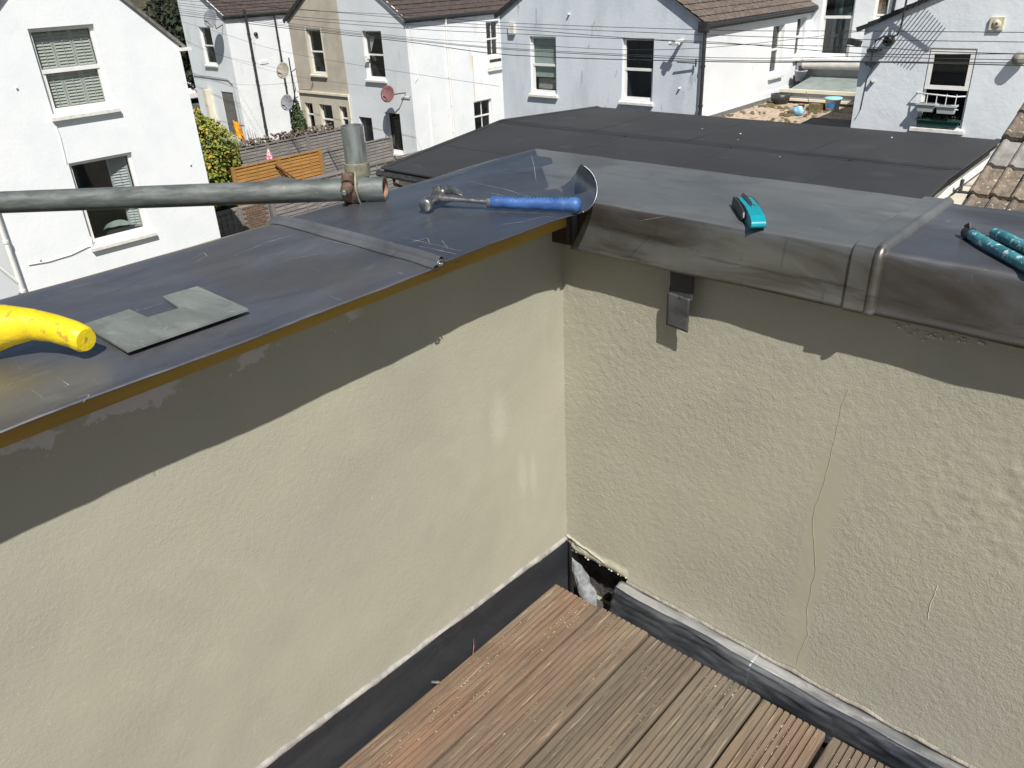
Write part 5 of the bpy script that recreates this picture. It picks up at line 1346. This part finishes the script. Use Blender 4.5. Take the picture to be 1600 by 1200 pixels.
# evergreen yellow green bush
bs = thing('golden_bush', (-27.2, 13.1, GZ), 'tall rounded bush with yellow green leaves beside the left white house', 'bush')
bmats = (M('yellow_green_leaf', (.30, .30, .035), .7, c2=(.16, .20, .03), scale=2.5, c3=(.50, .36, .04), s3=2.2, t3=.55), M('deep_green_leaf', (.045, .075, .02), .7, c2=(.08, .12, .025), scale=2.5))
leaves('', '', '', bmats[1], ell((-27.2, 13.0, -4.35), (1.25, 1.22, 1.75), .30, .15), 9000, .045, .085, parent=bs, pname='inner_foliage')
leaves('', '', '', bmats[0], ell((-27.2, 13.0, -4.22), (1.33, 1.30, 1.80), .10, .2), 6500, .045, .085, parent=bs, pname='outer_foliage')
w = MB(); w.tube([(-27.2, 13, GZ), (-27.15, 13.05, -5), (-27.2, 13, -4)], [.09, .07, .03], 8)
for k in range(7):
    a = k*.9; w.tube([(-27.2, 13, -5.3+k*.1), (-27.2+math.cos(a)*.6, 13+math.sin(a)*.6, -4.3+k*.1)], [.04, .012], 6)
part('stem', w, MATS['bark'], bs)
# dark tree mass behind the left house
random.seed(77)
dt = M('dark_conifer_leaf', (.018, .026, .012), .85, c2=(.035, .045, .02), scale=.8)
for (c, r_, lab, n_) in (((-57, 30.5, -1.3), (3.6, 3.2, 5.2), 'tall dark evergreen tree behind the left white house', 9000), ((-50.5, 31.5, -3.2), (2.3, 2.2, 3.4), 'lower dark evergreen behind the white houses, right of the tallest', 3500)):
    t = thing('evergreen_tree', (c[0], c[1], GZ), lab, 'tree'); leaves('', '', '', dt, ell(c, r_, .3, .22), n_, .16, .32, parent=t, pname='crown')
    w = MB(); w.tube([(c[0], c[1], GZ), (c[0]+.1, c[1], c[2]), (c[0], c[1], c[2]+r_[2]*.7)], [.3, .2, .05], 8)
    for k in range(8): a = k*.8; w.tube([(c[0], c[1], c[2]-1+k*.3), (c[0]+math.cos(a)*r_[0]*.6, c[1]+math.sin(a)*r_[1]*.6, c[2]-.2+k*.35)], [.1, .02], 6)
    part('trunk', w, MATS['bark'], t)
# garden bits
w = MB(); w.grid(lambda u, v: (-36.3+(u-.5)*.75*(1-.25*v)+.06*nv(v*3, u, 0, 2), 19.9+.10*math.sin(u*9+v*3), -5.35+.75*v-.15*(u-.5)), 14, 14)
solo('orange_coat', w, M('bright_orange_cloth', (.80, .33, .012), .8, c2=(.70, .26, .01), scale=6), 'bright orange coat hanging beside the golden bush', 'coat', solid=.03, fixn=False)
w = MB(); w.tube([(-36.3, 19.98, GZ), (-36.3, 19.98, -4.6)], .04, 8); w.bar((-36.8, 19.98, -4.75), (-35.8, 19.98, -4.75), .04); solo('clothes_post', w, MATS['dark_wood'], 'dark wooden post holding up the orange coat', 'post')
w = MB(); w.lathe((-26.0, 15.1, -4.40), [(.13, 0), (.10, .12), (.05, .28), (0, .42)], 8); solo('pink_ornament', w, M('pink_speckled', (.60, .10, .16), .8, c2=(.75, .6, .62), scale=16, mixlo=.45, mixhi=.55), 'small pink and white cone ornament on top of the orange fence', 'ornament')
w = MB()
for k in range(10): a = k*.63; w.tube([(-36.0+.3*math.cos(a), 20.5, GZ), (-36.0+.4*math.cos(a), 20.4, -5.2+.1*k % .4)], .012, 5)
solo('dry_stalks', w, MATS['grey_cable'], 'thin grey garden stalks by the foot of the black drainpipe', 'plant', kind='stuff')
bn = thing('storage_bin', (-23, 14, GZ), 'dark grey garden storage box in front of the orange fence', 'box')
w = MB(); w.box(-24.6, -23.4, 13.1, 14.7, GZ, -4.95); part('box_body', w, M('dark_grey_box', (.09, .09, .095), .8), bn)
w = MB(); w.prism([(13.0, -4.95), (14.8, -4.95), (14.6, -4.78), (13.2, -4.80)], lambda y, z: (-24.7, y, z), lambda y, z: (-23.3, y, z)); part('lid', w, MATS['dark_grey_box'], bn)
def flower_tub(x, y, z, lab):
    t = thing('flower_tub', (x, y, z), lab, 'planter', )
    w = MB(); w.lathe((x, y, z), [(0, 0), (.24, 0), (.32, .28), (.28, .28), (0, .22)], 14); part('tub', w, BLACKP, t)
    leaves('', '', '', MATS['deep_green_leaf'], ell((x, y, z+.35), (.36, .34, .15), .3), 300, .03, .06, parent=t, pname='foliage')
    leaves('', '', '', M('pink_petal', (.75, .05, .16), .6, c2=(.6, .03, .10), scale=9), ell((x+.05, y+.05, z+.44), (.16, .14, .09), .3), 140, .03, .05, parent=t, pname='flowers')
flower_tub(-20.9, 16.7, -5.78, 'black tub of pink flowers right of the scaffold tube end')
flower_tub(-20.6, 13.6, -5.9, 'black tub of pink flowers below the tube, left of two')
flower_tub(-20.55, 14.3, -5.9, 'black tub of pink flowers below the tube, right of two')
w = MB(); w.lathe((-20.2, 13.2, -5.75), [(0, -.15), (.14, -.1), (.18, 0), (.12, .13), (0, .16)], 14); solo('white_ball', w, UPVC, 'white ball lying by the pink flower tubs', 'ball')
w = MB(); w.tube([(-26.9, 20.3, GZ), (-27.0, 20.3, -5.2)], [.16, .14], 10); 
hb = thing('dry_hanging_plant', (-28.6, 20.5, GZ), 'dried brown climbing plant left of the black door', 'plant')
leaves('', '', '', M('dry_brown_leaf', (.16, .09, .05), .9, c2=(.10, .10, .03), scale=5), ell((-28.4, 20.6, -4.7), (.28, .25, .38), .3), 500, .04, .08, parent=hb, pname='foliage')
leaves('', '', '', MATS['dry_brown_leaf'], ell((-28.3, 20.6, -5.4), (.16, .15, .55), .3), 260, .03, .06, parent=hb, pname='lower_foliage')

# parked car glimpsed behind the left house
cr = thing('parked_car', (-57.5, 28.6-1.6, GZ), 'white parked car glimpsed behind the left white house', 'car')
cx, cy = -57.5, 27.6
w = MB(); pf = [(-2.1, .35), (2.1, .35), (2.12, .8), (1.5, .95), (.9, 1.42), (-1.2, 1.45), (-1.9, 1.0), (-2.12, .85)]
w.prism(pf, lambda a, b: (cx+a, cy-.82, GZ+b), lambda a, b: (cx+a, cy+.82, GZ+b)); part('car_body', w, M('white_car_paint', (.75, .75, .76), .25), cr, bevel=.08)
w = MB(); w.prism([(-1.15, 1.0), (1.25, 1.0), (.82, 1.36), (-1.1, 1.38)], lambda a, b: (cx+a, cy-.83, GZ+b), lambda a, b: (cx+a, cy+.83, GZ+b)); w.prism([(-.7, 0), (.7, 0), (.6, .34), (-.6, .34)], lambda a, b: (cx+1.45-b*1.3, cy+a, GZ+1.0+b*1.02), lambda a, b: (cx+1.40-b*1.3, cy+a, GZ+1.0+b)); part('car_windows', w, M('dark_glass', (.02, .02, .025), .1), cr)
for sx_ in (-1.3, 1.3):
    for sy_ in (-.8, .8):
        w = MB(); w.lathe((cx+sx_, cy+sy_-.1, GZ+.33), [(0, 0), (.33, 0), (.33, .2), (0, .2)], 18, axis=(0, 1, 0)); wh = part('wheel', w, BLACKP, cr)
for sy_ in (-.62, .62): w = MB(); w.box(cx+2.06, cx+2.14, cy+sy_-.14, cy+sy_+.14, GZ+.75, GZ+.92); part('tail_light', w, M('red_lens', (.5, .02, .02), .3), cr)

# ------------------------------------------------------------------ overhead wires
WIRES = [
 [ (-31.43,15.50,1.13),(-23.89,15.50,0.63),(-17.90,15.50,0.42),(-13.97,15.50,0.23),(-8.09,15.50,0.11),(-4.98,15.50,0.12),(-2.10,15.50,0.12) ],
 [ (-31.50,15.50,1.00),(-24.24,15.50,0.67),(-17.91,15.50,0.33),(-13.98,15.50,0.15),(-8.09,15.50,0.01),(-4.96,15.50,-0.03),(-2.06,15.50,-0.03) ],
 [ (-31.53,15.50,0.92),(-24.32,15.50,0.44),(-17.94,15.50,0.18),(-13.99,15.50,0.09),(-10.76,15.50,-0.06),(-8.07,15.50,-0.16),(-4.94,15.50,-0.16),(-3.71,15.50,-0.21),(-2.02,15.50,-0.22) ],
 [ (-31.57,15.50,0.84),(-24.34,15.50,0.36),(-17.95,15.50,0.07),(-13.99,15.50,-0.02),(-10.76,15.50,-0.09),(-8.07,15.50,-0.13),(-4.92,15.50,-0.28),(-2.03,15.50,-0.21) ],
 [ (-31.63,15.50,0.73),(-24.39,15.50,0.22),(-17.99,15.50,-0.16),(-14.01,15.50,-0.26),(-10.58,15.50,-0.33),(-7.92,15.50,-0.21),(-6.99,20.93,-0.32) ],
 [ (-31.67,15.50,0.66),(-24.40,15.50,0.16),(-17.99,15.50,-0.21),(-14.01,15.50,-0.38),(-8.05,15.50,-0.44),(-4.91,15.50,-0.33),(-3.69,15.50,-0.33),(-2.01,15.50,-0.31) ],
 [ (-31.70,15.50,0.59),(-24.42,15.50,0.12),(-18.00,15.50,-0.24),(-14.02,15.50,-0.41),(-10.03,15.50,-0.47),(-8.05,15.50,-0.49),(-4.90,15.50,-0.42),(-1.99,15.50,-0.36) ],
 [ (-31.74,15.50,0.50),(-24.44,15.50,0.06),(-18.01,15.50,-0.29),(-14.02,15.50,-0.54),(-8.05,15.50,-0.52),(-4.89,15.50,-0.43),(-1.98,15.50,-0.40) ],
 [(-40.15,19.76,0.02),(-36.16,19.76,-0.52),(-31.18,19.76,-1.23),(-24.46,19.76,-1.72),(-18.48,19.76,-2.05)],
 [(-40.63,19.83,-0.68),(-36.14,19.83,-1.58),(-30.85,19.83,-2.21),(-24.29,19.83,-2.44)],
 [(-39.63,19.90,-1.00),(-36.81,19.90,-1.52),(-31.62,19.90,-1.99)],
 [(-41.85,19.97,-2.61),(-37.45,19.97,-2.79),(-34.04,19.97,-2.78),(-30.41,19.97,-2.47)]]
WIREM = M('wire_black', (.04, .04, .042), .6)
for i, P in enumerate(WIRES):
    P = [Vector(p) for p in P]
    if i < 8:
        P = [P[0]+(P[0]-P[1])*1.2]+P
        if i != 4: P.append(P[-1]+(P[-1]-P[-2])*1.2)
    Q = []
    for k in range(len(P)-1):      # Catmull-Rom so the wires sag smoothly
        p0, p1, p2, p3 = P[max(k-1, 0)], P[k], P[k+1], P[min(k+2, len(P)-1)]
        for t in (0, .25, .5, .75):
            Q.append(.5*((2*p1)+(p2-p0)*t+(2*p0-5*p1+4*p2-p3)*t*t+(3*p1-p0-3*p2+p3)*t**3))
    Q.append(P[-1])
    w = MB(); w.tube(Q, .72*(.009, .009, .010, .010, .008, .009, .011, .014, .008, .007, .007, .007)[i], 5)
    if i < 8: solo('overhead_wire', w, WIREM, 'thin black telephone wire in the bundle strung right across the terrace houses', 'wire', 'telephone wires across the terrace')
    else: solo('overhead_wire', w, WIREM, ['thin black wire sagging lowest across the white side wall', 'thin black wire reaching the dull red dish wall from the left', 'short black wire running to the cream dish', 'lowest black wire slung between the far white house and the grey dish'][i-8], 'wire')

# ------------------------------------------------------------------ render
scene.render.engine = 'CYCLES'
scene.cycles.max_bounces = 8; scene.cycles.transparent_max_bounces = 12
bpy.ops.object.select_all(action='DESELECT')
